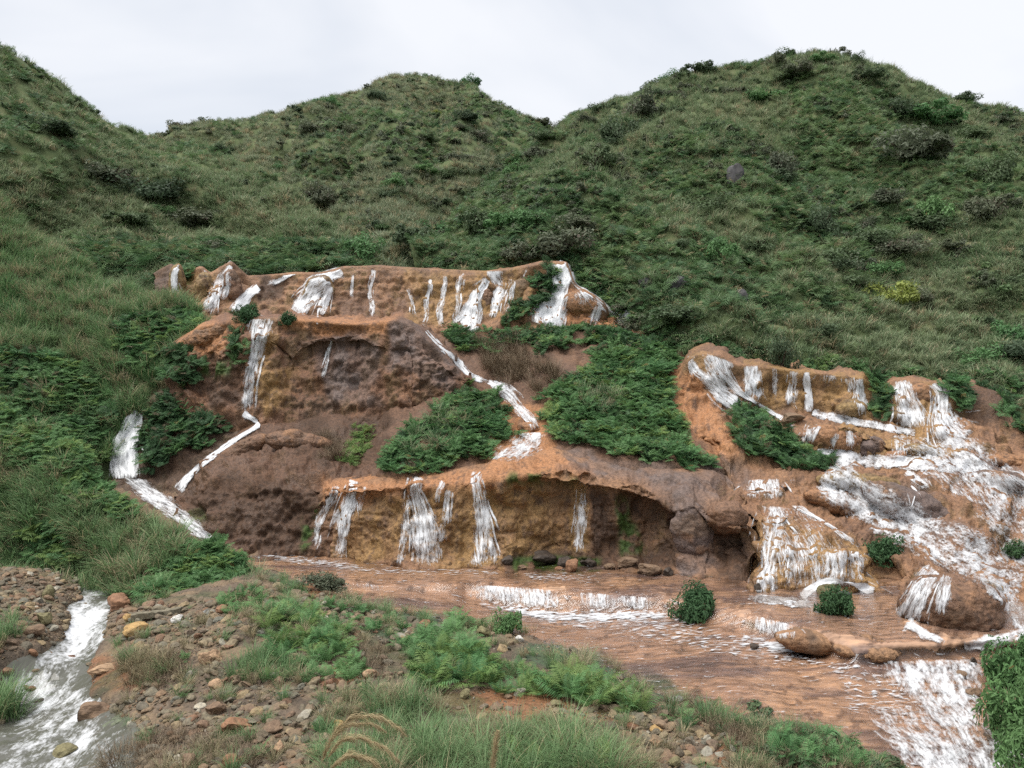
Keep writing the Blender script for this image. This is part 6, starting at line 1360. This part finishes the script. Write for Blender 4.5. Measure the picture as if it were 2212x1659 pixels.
p, nn = sample(GP, lambda c, u, v: 14 * polys(u, v, BANKVEG[2:] + [[(1640, 1560), (1760, 1580), (1900, 1640), (1700, 1640)], [(240, 1600), (330, 1600), (330, 1700), (230, 1700)], [(760, 1390), (850, 1400), (830, 1470), (770, 1460)]]), r, 60)
p = p[p[:, 2] > -1.3]
mass('dead_stems', p, np.tile([0, 0, 1.0], (len(p), 1)), kit([twig_mesh('dead_twigs', 2210 + i, 60, 0.35, M_TWIG, 0.006, 0.12, 1.4) for i in range(2)]), [1, 1], 0.6, 1.4, 'dead stems and litter on the foreground bank', 'litter', 0.1, 2201)
dk = kit([q.data for q in K_FERNDARK])
p, nn = sample(GP, lambda c, u, v: 12 * polys(u, v, [[(1620, 1545), (1760, 1560), (1900, 1620), (1960, 1690), (1700, 1690), (1640, 1620)]]) , r, 60)
p = p[p[:, 2] > -1.4]
mass('dark_growth', p, np.tile([0, 0, 1.0], (len(p), 1)), dk + kit([K_SCRUB[0].data]), [1, 1, 1, 1.5], 0.3, 0.6, 'dark tangled growth at the lower edge near the rapids', 'undergrowth', 0.1, 2202)

# dry plumes arching at the bottom edge
def plume(pts, d, hair, seed, parent):
    r = np.random.default_rng(seed); a = np.array(pts, float)
    t = np.linspace(0, 1, len(a)); s = np.linspace(0, 1, 60)
    C = px(np.interp(s, t, a[:, 0]), np.interp(s, t, a[:, 1]), d + 0.25 * s); C = smooth1(C, 6, 0)
    n = 600; k = r.uniform(0.22, 1, n); i = np.minimum((k * 58).astype(int), 58); tan = C[i + 1] - C[i]; tan /= np.linalg.norm(tan, axis=1, keepdims=True)
    b = C[i] + tan * r.uniform(0, 0.03, (n, 1)); off = r.normal(0, 1, (n, 3)); off -= tan * np.sum(off * tan, 1, keepdims=True); off /= np.linalg.norm(off, axis=1, keepdims=True)
    L = hair * r.uniform(0.5, 1.3, n)[:, None] * np.sin(np.clip(k * 1.05, 0, 1) * np.pi)[:, None] ** 0.5
    cc = np.stack([b, b + tan * L * 0.55 + off * L * 0.3, b + tan * L + off * L * 0.42 - np.array([0, 0, 1]) * L * 0.35], 1)
    side = np.cross(tan, off)
    W = np.tile(np.array([0.005, 0.005, 0.002]), (n, 1))
    me = strip_mesh('plume', cc, side, W, r.uniform(0, 1, n), M_PLUME); o = obj('plume', me, None, parent)
    st = strip_mesh('stalk', np.stack([C[:-1:2], C[1::2]], 1), np.tile([0, 0, 1.0], (30, 1)), np.full((30, 2), 0.008), r.uniform(0, 1, 30), M_PLUME)
    obj('stalk', st, None, parent)
root = bpy.data.objects.new('plume_grass', None); COL.objects.link(root)
tag(root, 'dry golden grass plumes arching at the bottom edge', 'plume grass')
for k, (pts, d) in enumerate([([(680, 1720), (700, 1640), (725, 1575), (765, 1548), (815, 1548), (860, 1570), (886, 1600)], 12.6), ([(685, 1720), (705, 1640), (735, 1600), (780, 1592), (830, 1615), (878, 1660)], 12.4), ([(690, 1720), (715, 1660), (750, 1632), (800, 1640), (850, 1690)], 12.3), ([(676, 1720), (694, 1650), (712, 1600), (745, 1568), (800, 1562), (850, 1590)], 12.7), ([(688, 1720), (720, 1680), (770, 1668), (820, 1690), (850, 1720)], 12.2), ([(1058, 1720), (1064, 1660), (1070, 1610), (1076, 1575)], 12.6)]):
    plume(pts, d, 0.2, 2300 + k, root)

# lush thicket at the right margin
for k, (u, v, w, h, lab) in enumerate([(2185, 1500, 120, 120, 'upper bright leafy bush of the thicket at the right margin'), (2200, 1590, 150, 130, 'middle leafy bush of the thicket at the right margin'), (2235, 1660, 150, 120, 'lowest leafy bush of the thicket at the right margin'), (2225, 1440, 70, 70, 'topmost small bush of the thicket at the right margin')]):
    p, nr = at(u, v)
    if p is None: continue
    sc = p[1] / FPX
    shrub((p[0], p[1], p[2] - 0.1), w * 0.5 * sc, h * sc, 'lime', lab, None, 60 + k, 'bush')
# root mass by the brook
p, nr = at(262, 1655)
me = twig_mesh('root_mass', 2400, 420, 0.5, M_TWIG, 0.012, 0.35, 1.5); o = obj('root_mass', me); o.location = p; tag(o, 'dark matted root mass at the bottom edge beside the brook', 'roots')
